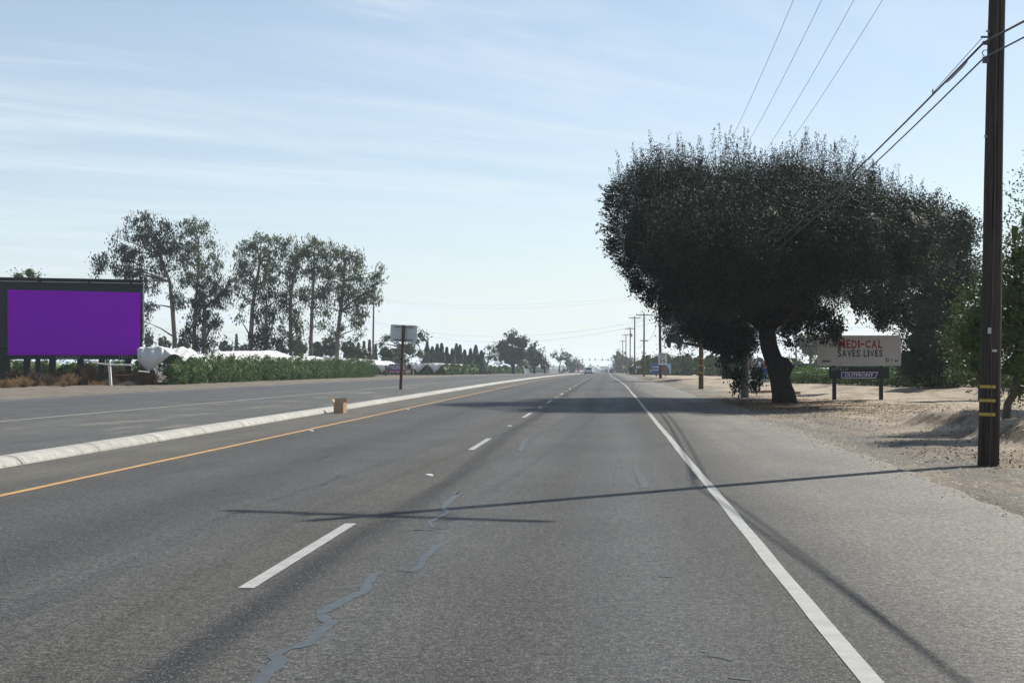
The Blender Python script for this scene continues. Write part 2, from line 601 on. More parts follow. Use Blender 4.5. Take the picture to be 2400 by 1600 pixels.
A0 = [(-9.0, (0.165, 0.15, 0.115)), (-7.3, (0.155, 0.14, 0.108)), (-6.6, (0.082, 0.078, 0.072)), (-5.6, (0.100, 0.101, 0.103)), (-4.6, (0.066, 0.064, 0.064)),
      (-3.7, (0.100, 0.100, 0.099)), (-2.7, (0.098, 0.090, 0.077)), (-2.30, (0.095, 0.088, 0.078)), (-2.16, (0.030, 0.030, 0.032)), (-2.04, (0.034, 0.034, 0.036)), (-1.88, (0.095, 0.089, 0.079)), (-1.45, (0.112, 0.111, 0.109)), (-0.6, (0.074, 0.072, 0.070)),
      (0.30, (0.116, 0.117, 0.118)), (0.85, (0.090, 0.087, 0.083)), (1.4, (0.098, 0.092, 0.082)), (2.3, (0.20, 0.187, 0.163)), (4.4, (0.26, 0.243, 0.207))]
road = strip('road', [-8.85, -6.9, -2.4, 1.2, asphalt_edge, (lambda y: asphalt_edge(y) + 0.09, -0.085)],
             asphalt('asphalt', [(rel(x), c) for x, c in A0], -9.2, 5.4, gain=0.53))
tag(road, kind='structure')
median = strip('median_pavement', [left_line, -9.12], asphalt('old_asphalt', [(0.0, (0.125, 0.122, 0.112)), (0.5, (0.135, 0.133, 0.122)), (1.0, (0.125, 0.125, 0.117))], -15.8, -9, sand=0.6, gain=0.56), lift=0.12)
tag(median, kind='structure')
farroad = strip('far_carriageway', [left_edge, left_line], asphalt('far_asphalt', [(0.0, (0.16, 0.148, 0.125)), (0.15, (0.105, 0.103, 0.1)), (0.5, (0.092, 0.092, 0.093)), (1.0, (0.105, 0.103, 0.098))], -26, -14, gain=0.62), lift=0.115)
tag(farroad, kind='structure')


def paint(name, col, wear=0.35, rough=0.6):
    m, t, b, out = mat_new(name)
    p = pos(t)
    n1 = noise(t, p, 5, 6, 0.7)
    n2 = noise(t, p, 60, 3, 0.7)
    c = mixc(t, 1.0, col, ramp(t, n1, [(0.3, 0.78), (0.7, 1.1)]), 'MULTIPLY')
    f = nd(t, 'ShaderNodeMath', {1: 0.45}, operation='MULTIPLY_ADD'); t.links.new(n1, f.inputs[0]); t.links.new(n2, f.inputs[2])
    c = mixc(t, ramp(t, f.outputs[0], [(0.52 - 0.10 * wear, wear), (0.62, 0.0)]), c, (0.09, 0.085, 0.08))
    t.links.new(c, b.inputs['Base Color'])
    b.inputs['Roughness'].default_value = rough
    bn = nd(t, 'ShaderNodeBump', {'Strength': 0.5, 'Distance': 0.004}); t.links.new(n2, bn.inputs['Height']); t.links.new(bn.outputs[0], b.inputs['Normal'])
    return m


white_paint = paint('road_paint_white', (0.255, 0.26, 0.25), 0.75)
yellow_paint = paint('road_paint_yellow', (0.35, 0.195, 0.060), 0.6)
pale_paint = paint('road_paint_faded', (0.27, 0.26, 0.22), 0.6)
wav = lambda y, s: 0.005 * np.sin(y * 0.5 + s) + 0.003 * np.sin(y * 2.3 + s * 2)
strip('edge_line', [lambda y: edge_line(y) - 0.055 + wav(y, 0), lambda y: edge_line(y) + 0.055 + wav(y, 0.4)], white_paint, road, y0=-20, y1=600, lift=0.004)
strip('yellow_line', [lambda y: -6.98 + wav(y, 1), lambda y: -6.86 + wav(y, 1.3)], yellow_paint, road, y0=-20, y1=400, lift=0.004)
strip('edge_line', [lambda y: left_line(y) - 0.16 + wav(y, 2), lambda y: left_line(y) - 0.04 + wav(y, 2)], pale_paint, farroad, y0=10, y1=170, lift=0.119)
strip('edge_line', [lambda y: left_edge(y) + 0.9, lambda y: left_edge(y) + 1.03], pale_paint, farroad, y0=30, y1=170, lift=0.119)
for n in range(-1, 22):
    a = 8.84 + 14.63 * n
    strip('lane_dash', [lambda y: np.full(len(y), -2.475), lambda y: np.full(len(y), -2.365)], white_paint, road, y0=a, y1=a + 3.66, lift=0.004)

# crack sealant squiggles, traced from their bends on the road
seal = mat_new('crack_sealant')
seal_m, st, sb, _ = seal
st.links.new(ramp(st, noise(st, pos(st), 12, 4), [(0.3, (0.036, 0.043, 0.050)), (0.7, (0.060, 0.068, 0.076))]), sb.inputs['Base Color'])
sb.inputs['Roughness'].default_value = 0.5
sb.inputs['Specular IOR Level'].default_value = 0.24
faint_m = simple('worn_sealant', (0.050, 0.055, 0.058), 0.65, 0.25, vary=0.25, scale=8)


def squiggle(pts, name='crack_seal', lift=0.003, m=None, jag=0.25):
    """pts: px, py, width in photo pixels -> a wavering ribbon lying on the road"""
    dense = []
    for (x0, y0, w0), (x1, y1, w1) in zip(pts[:-1], pts[1:]):
        n = max(2, int(math.hypot(x1 - x0, y1 - y0) / 7))
        for k in range(n):
            f = k / n
            dense.append((x0 + (x1 - x0) * f, y0 + (y1 - y0) * f, (w0 + (w1 - w0) * f) * random.uniform(1 - jag, 1 + jag)))
    dense.append(pts[-1])
    mb = MB()
    vs = []
    for x, y, w_ in dense:
        a = G(x - w_ / 2, y); c = G(x + w_ / 2, y)
        for q in (a, c):
            vs.append((q.x, q.y, float(np.interp(q.y, RY, rz(RY))) + lift))
    mb.add(vs, [(2 * i, 2 * i + 1, 2 * i + 3, 2 * i + 2) for i in range(len(dense) - 1)])
    return mb.build(name, m or seal_m, road)


def zm_(pts, ox, oy, s):
    return [(ox + x / s, oy + y / s, w_ / s) for x, y, w_ in pts]


squiggle(zm_([(1530, 105, 30), (1500, 125, 34), (1470, 150, 35), (1447, 178, 24), (1470, 198, 28), (1420, 222, 26), (1385, 243, 20), (1405, 266, 32)], 300, 1100, 1.96))
squiggle(zm_([(1320, 277, 4), (1330, 279, 60), (1440, 272, 60)], 300, 1100, 1.96), jag=0.1)
squiggle(zm_([(1462, 334, 22), (1420, 352, 40), (1390, 380, 36), (1358, 405, 44), (1345, 440, 40), (1310, 468, 40)], 300, 1100, 1.96))
squiggle(zm_([(1310, 470, 36), (1250, 466, 40), (1165, 468, 34), (1125, 490, 46), (1100, 525, 48), (1085, 560, 56), (1010, 592, 58), (930, 635, 62), (885, 662, 52), (905, 690, 60), (935, 706, 56),
              (880, 745, 70), (845, 782, 70), (800, 812, 80), (720, 826, 62), (672, 850, 58), (700, 878, 90), (650, 920, 80), (625, 955, 70), (600, 990, 70)], 300, 1100, 1.96))
squiggle(zm_([(1255, 865, 40), (1215, 890, 70), (1200, 920, 60), (1175, 950, 44), (1150, 1010, 60), (1160, 1025, 40)], 1000, 860, 5.227))
squiggle(zm_([(390, 1530, 90), (340, 1560, 50)], 1000, 860, 5.227))
for q in ([(340, 720, 10), (400, 714, 60), (460, 708, 10)], [(1370, 716, 10), (1400, 710, 50), (1440, 706, 8)], [(1660, 1028, 8), (1720, 1030, 70), (1800, 1036, 10)]):
    squiggle(zm_(q, 1000, 860, 5.227), jag=0.1)
squiggle(zm_([(200, 435, 26), (215, 470, 50), (235, 500, 60), (250, 530, 50), (240, 545, 20)], 1400, 900, 2.24), m=faint_m)
squiggle(zm_([(330, 1003, 10), (362, 1010, 70), (395, 1016, 10)], 1400, 900, 2.24), m=faint_m, jag=0.1)
squiggle(zm_([(600, 1416, 20), (640, 1428, 120), (690, 1440, 60), (700, 1452, 20)], 1400, 900, 2.24), m=faint_m, jag=0.15)
squiggle(zm_([(700, 1535, 20), (740, 1543, 120), (800, 1556, 30)], 1400, 900, 2.24), m=faint_m, jag=0.15)
squiggle(zm_([(540, 1398, 20), (560, 1404, 50), (575, 1410, 10)], 1400, 900, 2.24), m=faint_m, jag=0.15)
crack_m = simple('open_crack', (0.03, 0.03, 0.03), 0.9, 0.1)
# transverse crack and a fine longitudinal one
y_, xs_ = 84.5, np.linspace(-8.6, 1.0, 40)
mb = MB()
vs = []
for i, x in enumerate(xs_):
    yy = 84 + 0.5 * math.sin(x * 1.1) + 0.3 * random.random() - 0.25 * (x + 8) * 0.4
    hw = 0.10 + 0.14 * random.random()
    vs += [(x, yy - hw, float(np.interp(yy, RY, rz(RY))) + 0.003), (x, yy + hw, float(np.interp(yy, RY, rz(RY))) + 0.003)]
mb.add(vs, [(2 * i, 2 * i + 2, 2 * i + 3, 2 * i + 1) for i in range(len(xs_) - 1)])
mb.build('crack', crack_m, road)
for pts in ([(600 + 900 / 5.227, 860 + 1080 / 5.227, 2), (600 + 850 / 5.227, 860 + 1105 / 5.227, 5), (600 + 745 / 5.227, 860 + 1130 / 5.227, 2)],
            [(600 + 1050 / 5.227, 860 + 1315 / 5.227, 2), (600 + 1000 / 5.227, 860 + 1330 / 5.227, 4), (600 + 980 / 5.227, 860 + 1340 / 5.227, 2)],
            [(600 + 880 / 5.227, 860 + 1420 / 5.227, 2), (600 + 820 / 5.227, 860 + 1440 / 5.227, 6), (600 + 790 / 5.227, 860 + 1450 / 5.227, 2)]):
    squiggle(pts, 'crack', 0.003, crack_m, 0.4)
tyre_m = simple('tyre_rubber_mark', (0.06, 0.06, 0.06), 0.8, 0.2)
squiggle([(1472, 896, 3), (1477, 901, 3.5), (1478, 906, 4), (1474, 910, 6)], 'tyre_mark', 0.003, tyre_m, 0.1)
squiggle([(1484, 896, 2), (1487, 899, 3), (1485, 902, 4), (1479, 906, 6)], 'tyre_mark', 0.003, tyre_m, 0.1)
squiggle([(1478, 910, 4), (1492, 914, 8), (1512, 922, 10), (1530, 929, 10)], 'tyre_mark', 0.003, tyre_m, 0.1)

# raised ceramic markers between the dashes
marker_m = simple('white_ceramic', (0.5, 0.51, 0.5), 0.35, 0.5, vary=0.1)
mk = MB()
ring = lambda r, z: [(r * math.cos(a * math.pi / 4), r * math.sin(a * math.pi / 4), z) for a in range(8)]
mk.add(ring(0.058, 0.0) + ring(0.05, 0.013) + ring(0.026, 0.021), [tuple(range(16, 24))] + [(i, (i + 1) % 8, (i + 1) % 8 + 8, i + 8) for i in range(8)] + [(i + 8, (i + 1) % 8 + 8, (i + 1) % 8 + 16, i + 16) for i in range(8)])
mk0 = mk.build('pavement_marker', marker_m, road)
spots = [(-2.42, 8.84 + 3.66 + 5.5 + 14.63 * n) for n in range(0, 14)] + [(-6.72, 30.0), (-6.72, 44.6)]
for i, (x, y) in enumerate(spots):
    o = mk0 if i == 0 else mk0.copy()
    if i: COL.objects.link(o); o.parent = road
    o.location = (x, y, float(rz(y)) + 0.001)

# ------------------------------------------------------------------ kerb of cast concrete lengths
m, t, b, out = mat_new('painted_concrete')
tcn = nd(t, 'ShaderNodeTexCoord'); pw = pos(t)
rnd = nd(t, 'ShaderNodeObjectInfo').outputs['Random']
n1 = noise(t, mapped(t, pw, (0.8, 2.6, 1.2)), 1.0, 5, 0.6)
c = ramp(t, n1, [(0.3, (0.22, 0.217, 0.197)), (0.5, (0.275, 0.27, 0.25)), (0.7, (0.325, 0.325, 0.305))])
n2 = noise(t, pw, 16, 5, 0.7)
c = mixc(t, ramp(t, n2, [(0.50, 0.0), (0.66, 0.6)]), c, (0.13, 0.125, 0.11))
c = mixc(t, 0.6, c, ramp(t, noise(t, mapped(t, pw, (0.3, 5.0, 0.3)), 1.0, 4, 0.6), [(0.35, 0.75), (0.65, 1.1)]), 'MULTIPLY')
c = mixc(t, 0.5, c, ramp(t, rnd, [(0.0, 0.82), (1.0, 1.08)]), 'MULTIPLY')
t.links.new(c, b.inputs['Base Color']); b.inputs['Roughness'].default_value = 0.85
bn = nd(t, 'ShaderNodeBump', {'Strength': 0.4, 'Distance': 0.008}); t.links.new(noise(t, pw, 35, 4), bn.inputs['Height']); t.links.new(bn.outputs[0], b.inputs['Normal'])
kerb_m = m
kerb = strip('kerb', [(-9.16, -0.02), (-8.72, -0.02), ], simple('kerb_footing', (0.22, 0.21, 0.19), 0.9, 0.1), y0=-10, y1=470, lift=0.024)
tag(kerb, kind='structure')
prof = [(-8.72, -0.03), (-8.735, 0.03), (-8.775, 0.08), (-8.835, 0.115), (-8.91, 0.135), (-9.03, 0.142), (-9.11, 0.135), (-9.15, 0.10), (-9.16, -0.03)]
SL = 3.05
mb = MB()
np_ = len(prof)
ys_ = [-SL / 2 + 0.012, -SL / 2 + 0.03, -0.6, 0.6, SL / 2 - 0.03, SL / 2 - 0.012]
vs = []
for j, yy in enumerate(ys_):
    sh = 0.012 if j in (0, 5) else 0.0
    for x, z in prof:
        vs.append((x - (sh if x > -8.8 else 0) * 0.6, yy, z - sh * (1 if z > 0.08 else 0)))
fs = [(j * np_ + i, j * np_ + i + 1, (j + 1) * np_ + i + 1, (j + 1) * np_ + i) for j in range(len(ys_) - 1) for i in range(np_ - 1)]
fs += [tuple(range(np_)), tuple(range(np_ * 5 + np_ - 1, np_ * 5 - 1, -1))]
mb.add(vs, fs)
k0 = mb.build('kerb_segment', kerb_m, kerb)
for i in range(145):
    o = k0 if i == 0 else k0.copy()
    if i: COL.objects.link(o); o.parent = kerb
    yc = 17.94 + 0.02 + SL * (i - 8)
    o.location = (random.uniform(-0.006, 0.006), yc, float(rz(yc)) + random.uniform(-0.004, 0.004))
    o.rotation_euler = (math.atan((float(rz(yc + 1)) - float(rz(yc - 1))) / 2), 0, random.uniform(-0.0015, 0.0015))
# ================================================================== poles and wires
wood_m = simple('creosote_wood', (0.042, 0.034, 0.030), 0.85, 0.15, vary=0.5, scale=5, stretch=(9, 9, 0.35), bump=0.7, bscale=12)
wood2_m = simple('weathered_brown_wood', (0.115, 0.075, 0.055), 0.85, 0.15, vary=0.4, scale=5, stretch=(9, 9, 0.35), bump=0.6, bscale=12)
steel_m = simple('galvanised_steel', (0.35, 0.36, 0.37), 0.45, 0.5, 0.7, vary=0.2)
dark_steel_m = simple('dark_steel', (0.06, 0.065, 0.07), 0.5, 0.4, 0.3, vary=0.2)
insul_m = simple('brown_porcelain', (0.10, 0.07, 0.06), 0.25, 0.5)
cable_m = simple('black_cable', (0.03, 0.032, 0.036), 0.5, 0.4)
wire_m = simple('aluminium_wire', (0.16, 0.17, 0.18), 0.5, 0.5, 0.6)
reflect_m = simple('yellow_reflective_tape', (0.37, 0.25, 0.022), 0.35, 0.5, vary=0.12)

ins_mesh = None


def crossarm(root, z, half, rot, ins, depth=0.11, off=(0, -0.16), braces=True):
    """a wooden crossarm bolted on the pole with its braces and insulators; returns the wire points in world space"""
    global ins_mesh
    Rz = Matrix.Rotation(rot, 3, 'Z')
    mb = MB(); mb.box((0, 0, 0), (half * 2, 0.095, depth))
    a = mb.build('crossarm', wood_m, root)
    o = Rz @ Vector((0, off[1], 0))
    a.location = (o.x, o.y, z); a.rotation_euler = (0, 0, rot)
    if braces:
        for sg in (-1, 1):
            mb = MB()
            p0 = Rz @ Vector((sg * min(0.75, half * 0.6), off[1] - 0.06, 0)) + Vector((0, 0, z - 0.03))
            p1 = Rz @ Vector((0, -0.13, 0)) + Vector((0, 0, z - min(0.75, half * 0.6)))
            mb.tube([p0, p1], 0.014, 5)
            mb.build('arm_brace', steel_m, root)
    pts = []
    for x in ins:
        if ins_mesh is None:
            mb = MB()
            pr = [(0.016, 0), (0.016, 0.07), (0.045, 0.08), (0.055, 0.10), (0.03, 0.125), (0.05, 0.135), (0.05, 0.155), (0.028, 0.175), (0.034, 0.2), (0.02, 0.215)]
            n = 8
            vs = [(r * math.cos(k * 2 * math.pi / n), r * math.sin(k * 2 * math.pi / n), zz_) for r, zz_ in pr for k in range(n)]
            fs = [(i * n + k, i * n + (k + 1) % n, (i + 1) * n + (k + 1) % n, (i + 1) * n + k) for i in range(len(pr) - 1) for k in range(n)] + [tuple(range((len(pr) - 1) * n, len(pr) * n))]
            mb.add(vs, fs)
            io = mb.build('insulator', insul_m, root, True)
            ins_mesh = io.data
        else:
            io = link('insulator', ins_mesh, None, root)
        q = Rz @ Vector((x, off[1], 0)) + Vector((0, 0, z + depth / 2))
        io.location = q
        pts.append(root.matrix_world @ (q + Vector((0, 0, 0.2))))
    return pts


def utility_pole(px, py, h, r0, r1, label, lean=(0.0, 0.0), m=None, Y=None, group='utility poles along the road shoulder', sides=14):
    if Y is None:
        b = G(px, py)
    else:
        q = P(px, 880, Y)
        b = Vector((q.x, Y, gzf(q.x, Y)))
    b.z = gzf(b.x, b.y)
    root = tag(empty('utility_pole', b), label, 'utility pole', group)
    # lean is a slope; the pole's own frame is tilted with it
    root.rotation_euler = (-math.atan(lean[1]), math.atan(lean[0]), 0)
    bpy.context.view_layer.update()
    mb = MB()
    n = 9
    path = [(0.006 * math.sin(i * 1.3) * (r0 / 0.15), 0.006 * math.cos(i * 1.7), -0.4 + (h + 0.4) * i / (n - 1)) for i in range(n)]
    rad = [r0 + (r1 - r0) * max(0, z) / h for _, _, z in path]
    mb.tube(path, rad, sides)
    mb.build('shaft', m or wood_m, root, True)
    return root


def band(root, z, r, hgt, a0, a1, name='reflector_strip', m=None):
    mb = MB()
    n = 8
    vs = []
    for k in range(n + 1):
        g = a0 + (a1 - a0) * k / n
        for rr, dz in ((r, 0), (r + 0.004, 0), (r + 0.004, hgt), (r, hgt)):
            vs.append((rr * math.cos(g), rr * math.sin(g), z + dz))
    fs = [(k * 4 + j, k * 4 + (j + 1) % 4, (k + 1) * 4 + (j + 1) % 4, (k + 1) * 4 + j) for k in range(n) for j in range(4)]
    fs += [(0, 1, 2, 3), (n * 4 + 3, n * 4 + 2, n * 4 + 1, n * 4)]
    mb.add(vs, fs)
    return mb.build(name, m or reflect_m, root)


def hang(a, b, sag, n=24):
    a, b = Vector(a), Vector(b)
    return [a.lerp(b, i / n) - Vector((0, 0, 4 * sag * (i / n) * (1 - i / n))) for i in range(n + 1)]


def wire(path, r, label, m=None, group=None, name='power_line', cat='power line', sides=5):
    mb = MB(); mb.tube(path, r, sides)
    o = mb.build(name, m or wire_m, None, True)
    return tag(o, label, cat, group)


b1 = G(2316, 1092)
top1 = P(2344, 0, b1.y)
lean1 = (top1.x - b1.x) / (top1.z - b1.z) * 0.8
pole1 = utility_pole(2316, 1092, 12.3, 0.158, 0.095, 'tall dark wooden utility pole with three bright yellow reflective strips, tallest in view', (lean1, 0), sides=20)
for py, hh in ((971, 0.048), (938.5, 0.046), (906, 0.046)):
    z = P(2308, py, b1.y - 0.15).z - b1.z - hh / 2
    r = 0.158 + (0.095 - 0.158) * z / 11.6 + 0.001
    band(pole1, z, r, hh, math.radians(190), math.radians(288))
arm_pts1 = crossarm(pole1, 11.4, 1.70, math.radians(-14), [-1.36, -0.64, 0.12, 0.84])
for z in (9.2, 6.6, 5.0):                     # bolts and washers on the shaft
    mb = MB(); mb.tube([(-0.12, -0.05, z), (-0.17, -0.08, z)], 0.018, 6); mb.build('bolt', steel_m, pole1)
mb = MB(); mb.box((-0.15, -0.03, 6.43), (0.12, 0.06, 0.05)); mb.box((-0.16, -0.03, 6.52), (0.16, 0.03, 0.025)); mb.build('cable_bracket', dark_steel_m, pole1)
mb = MB(); mb.box((-0.145, -0.03, 6.17), (0.12, 0.06, 0.09)); mb.tube([(-0.17 + 0.05 * math.cos(a * 0.7), -0.05, 6.27 + 0.05 * math.sin(a * 0.7)) for a in range(10)], 0.008, 5); mb.build('cable_bracket', dark_steel_m, pole1)
mb = MB()
mb.tube([(-0.02 + 0.006 * math.sin(z * 2), -0.158 + 0.0054 * z, z) for z in np.linspace(0.02, 9.0, 24)], 0.006, 5)
mb.build('ground_wire', dark_steel_m, pole1)
split_m = simple('open_wood_split', (0.012, 0.010, 0.009), 0.95, 0.05)
for a0, za, zb2, wd in ((-1.86, 0.5, 5.2, 0.010), (-1.25, 0.2, 2.2, 0.006), (-1.5, 2.6, 7.6, 0.007), (-2.3, 0.1, 1.6, 0.006), (-0.95, 3.2, 6.4, 0.006)):
    mb = MB(); vs = []
    zs = np.linspace(za, zb2, 26)
    for i, z in enumerate(zs):
        r = 0.158 + (0.095 - 0.158) * z / 11.9 + 0.0015
        k = wd * math.sin(math.pi * (i + 0.4) / 26.5) ** 0.5 * random.uniform(0.5, 1.2)
        a = a0 + 0.05 * math.sin(z * 2.3 + a0) + 0.03 * math.sin(z * 6)
        for s_ in (-1, 1):
            vs.append((r * math.cos(a + s_ * k / r) + 0.006 * math.sin(z), r * math.sin(a + s_ * k / r), z))
    mb.add(vs, [(2 * i, 2 * i + 1, 2 * i + 3, 2 * i + 2) for i in range(25)]); mb.build('wood_split', split_m, pole1)
mb = MB(); mb.box((-0.06, -0.148, 2.05), (0.05, 0.004, 0.09)); mb.build('pole_tag', steel_m, pole1)
mb = MB(); mb.box((0.02, -0.153, 1.75), (0.07, 0.004, 0.035)); mb.build('pole_tag', steel_m, pole1)

pole2 = utility_pole(1643, 911, 11.2, 0.16, 0.10, 'reddish brown utility pole standing behind the big tree crown, small yellow strips near its foot', (0.004, 0), wood2_m)
for z in (1.0, 1.45, 1.9):
    band(pole2, z, 0.157, 0.06, math.radians(200), math.radians(320))
arm_pts2 = crossarm(pole2, 10.5, 1.35, 0, [-1.2, -0.5, 0.5, 1.2])
pole3 = utility_pole(1548, 891, 11.0, 0.16, 0.10, 'utility pole that carries the white speed limit sign', (-0.008, 0), wood2_m, Y=137)
arm_pts3 = crossarm(pole3, 10.3, 1.35, 0, [-1.2, -0.5, 0.5, 1.2])
far_poles = []
for i, (px, Y, top, half, lab) in enumerate([
        (1509.5, 212, 733, 1.28, 'utility pole with a broad top crossarm and a second short crossarm lower down'),
        (1487.5, 276, 741, 1.2, 'tall bare utility pole just past the one with two crossarms'),
        (1477, 327, 767, 1.2, 'utility pole with a can transformer below its crossarm'),
        (1467, 400, 782, 1.2, 'thin utility pole between the transformer pole and the hazy far pole'),
        (1459.5, 500, 797, 1.2, 'hazy grey utility pole next to the yellow diamond sign'),
        (1449.5, 640, 817, 1.2, 'faint far utility pole rising above the traffic signal')]):
    q = P(px, 880, Y); zb = gzf(q.x, Y)
    h = P(px, top, Y).z - zb
    po = utility_pole(px, 0, h, 0.16 if i < 4 else 0.2, 0.11, lab, (0.002, 0), wood2_m, Y=Y, sides=8)
    pts = crossarm(po, h - 0.35, half, 0, [-half + 0.12, -half * 0.4, half * 0.4, half - 0.12], depth=0.13)
    if i == 0:
        crossarm(po, P(px, 798, Y).z - zb, 0.62, 0, [], depth=0.14, braces=False)
    if i in (1, 2, 3):
        mb = MB(); mb.tube([(0.33, -0.05, h - 2.3), (0.33, -0.05, h - 1.45)], 0.24, 8)
        if i == 2: mb.build('transformer', steel_m, po, True)
    far_poles.append((po, pts, q.x, Y, zb, h))

chain = [arm_pts1, arm_pts2, arm_pts3] + [f[1] for f in far_poles]
names4 = ['roadmost power wire', 'second power wire from the road', 'third power wire from the road', 'fourth power wire from the road']
spans = ['from the striped pole into the tree top', 'between the reddish pole and the speed sign pole', 'between the speed sign pole and the two-crossarm pole'] + \
        ['between the %s and %s far poles' % (ORD[k], ORD[k + 1]) for k in range(5)]
for k in range(len(chain) - 1):
    for j in range(4):
        a, b_ = chain[k][j], chain[k + 1][j]
        L_ = (b_ - a).length
        wire(hang(a, b_, L_ * L_ / 3600), 0.0065 if k == 0 else 0.008, names4[j] + ' ' + spans[k], group='power lines strung from pole to pole')
# power wires go on behind the camera to the previous pole of the line
for j in range(4):
    a = arm_pts1[j]
    wire(hang(a, Vector((a.x - 0.1, a.y - 58, a.z)), 0.95), 0.0065, names4[j] + ' coming overhead to the striped pole', group='power lines strung from pole to pole')

# telephone cables
MW1 = pole1.matrix_world
ca = [MW1 @ Vector((-0.19, -0.03, 6.44)), MW1 @ Vector((-0.19, -0.03, 6.2))]
cb = [Vector((b1.x - 0.1, b1.y - 56, ca[0].z)), Vector((b1.x - 1.0, b1.y - 56, ca[1].z))]
p2 = [pole2.matrix_world @ Vector((-0.17, -0.03, 6.35)), pole2.matrix_world @ Vector((-0.17, -0.03, 6.08))]
p3 = [pole3.matrix_world @ Vector((-0.17, -0.03, 6.1)), pole3.matrix_world @ Vector((-0.17, -0.03, 5.85))]
cw = ['upper', 'lower']
for j in range(2):
    wire(hang(ca[j], p2[j], 0.75), 0.017 if j == 0 else 0.013, '%s of the two thick black cables running from the striped pole to the tree' % cw[j], cable_m, 'telephone cables', 'telephone_cable', 'cable', 7)
    wire(hang(ca[j], cb[j], 1.35), 0.017 if j == 0 else 0.013, '%s thick black cable leaving the striped pole toward the frame edge' % cw[j], cable_m, 'telephone cables', 'telephone_cable', 'cable', 7)
    wire(hang(p2[j], p3[j], 1.5 + 0.4 * j), 0.015, '%s drooping grey cable between the reddish pole and speed sign pole' % cw[j], wire_m, 'telephone cables', 'telephone_cable', 'cable')
f0 = far_poles[0]
lo4 = Vector((f0[2], f0[3] - 0.15, P(1509.5, 797, 212).z))
wire(hang(p3[1], lo4, 0.9), 0.02, 'cable slanting from the speed sign pole to the short lower crossarm', wire_m, 'telephone cables', 'telephone_cable', 'cable')
f1 = far_poles[1]
wire(hang(lo4, Vector((f1[2], f1[3], f1[4] + 6.2)), 1.0), 0.02, 'cable slanting past the two-crossarm pole to the tall bare pole', wire_m, 'telephone cables', 'telephone_cable', 'cable')
mb = MB()                                            # splice case on the upper cable
pt = hang(ca[0], p2[0], 0.75, 200)
mb.tube([pt[3] + Vector((0, 0, -0.03)), pt[4] + Vector((0, 0, -0.035)), pt[6] + Vector((0, 0, -0.035)), pt[7] + Vector((0, 0, -0.03))], [0.012, 0.018, 0.018, 0.012], 7)
tag(mb.build('cable_splice', steel_m, None, True), 'grey splice sleeve on the upper thick cable beside the striped pole', 'cable splice')
mb = MB(); mb.tube([ca[0] + Vector((0, 0, 0.10)), pt[5] + Vector((0, 0, 0.07)), pt[10] + Vector((0, 0, 0.03))], 0.006, 5); mb.tube([pt[10] + Vector((0, 0, -0.01)), pt[10] + Vector((0, 0, 0.09))], 0.016, 5)
tag(mb.build('guy_strand', steel_m, None), 'thin strand stretched along the upper thick cable with a small clamp', 'strand')

# pole across the fields, with the wires that cross the road
q = P(873.5, 840, 206)
lp = tag(empty('utility_pole', (q.x, 206, gzf(q.x, 206))), 'slim grey utility pole beside the tall drooping trees across the road', 'utility pole')
hl = P(876, 694, 206).z - lp.location.z
mb = MB(); mb.tube([(0, 0, -0.3), (0.15, 0, hl)], [0.17, 0.12], 8); mb.build('shaft', wood2_m, lp, True)
mb = MB(); mb.tube([(-0.3, 0, hl - 1.3), (-0.3, 0, hl - 0.5)], 0.22, 8); mb.build('transformer', steel_m, lp, True)
mb = MB(); mb.box((0.15, 0, hl - 0.25), (1.6, 0.1, 0.12)); mb.build('crossarm', wood_m, lp)
for j, (y0, y1, sag, lb) in enumerate([(751, 744, 2.2, 'lower thin line crossing the sky above the road'), (755, 752, 2.6, 'lowest thin line crossing the sky above the road'),
                                       (698, 690, 1.1, 'upper faint line crossing the sky above the road'), (699, 694, 1.4, 'second faint line crossing the sky above the road')]):
    a = P(875, y0, 206); b_ = Vector((pole3.location.x, 137, P(1547, y1, 137).z))
    wire(hang(a, b_, sag, 40), 0.008 if j < 2 else 0.005, lb, group='lines crossing the road')
for j, (y0, y1, lb) in enumerate([(757, 758, 'thin line behind the drooping trees, upper of two'), (771, 772, 'thin line behind the drooping trees, lower of two')]):
    a = P(873, y0, 206); b_ = P(330, y1 + 6, 206)
    wire(hang(a, b_, 1.2, 30), 0.011, lb, group='lines behind the tall drooping trees')

# ================================================================== hoardings and signs
black_m = simple('black_painted_board', (0.018, 0.021, 0.024), 0.65, 0.3, vary=0.25, scale=1.5)
greenblack_m = simple('dark_green_board', (0.012, 0.017, 0.02), 0.6, 0.3, vary=0.25, scale=1.2)
purple_m = simple('plain_purple_sheet', (0.245, 0.0, 0.50), 0.8, 0.0, vary=0.0)
offwhite_m = simple('off_white_poster', (0.40, 0.38, 0.37), 0.75, 0.2, vary=0.04, scale=0.8, dirt=((0.5, 0.47, 0.43), 2.5, 0.25))
red_print = simple('red_print', (0.26, 0.025, 0.033), 0.7, 0.2, vary=0.08)
navy_print = simple('dark_ink_print', (0.028, 0.035, 0.05), 0.7, 0.2, vary=0.08)
blue_print = simple('blue_logo_print', (0.045, 0.02, 0.16), 0.6, 0.2, vary=0.05)
white_print = simple('white_print', (0.62, 0.60, 0.62), 0.6, 0.2, vary=0.05)
grey_print = simple('pale_grey_stencil', (0.30, 0.30, 0.31), 0.7, 0.2, vary=0.1)
RX90 = (math.pi / 2, 0, 0)


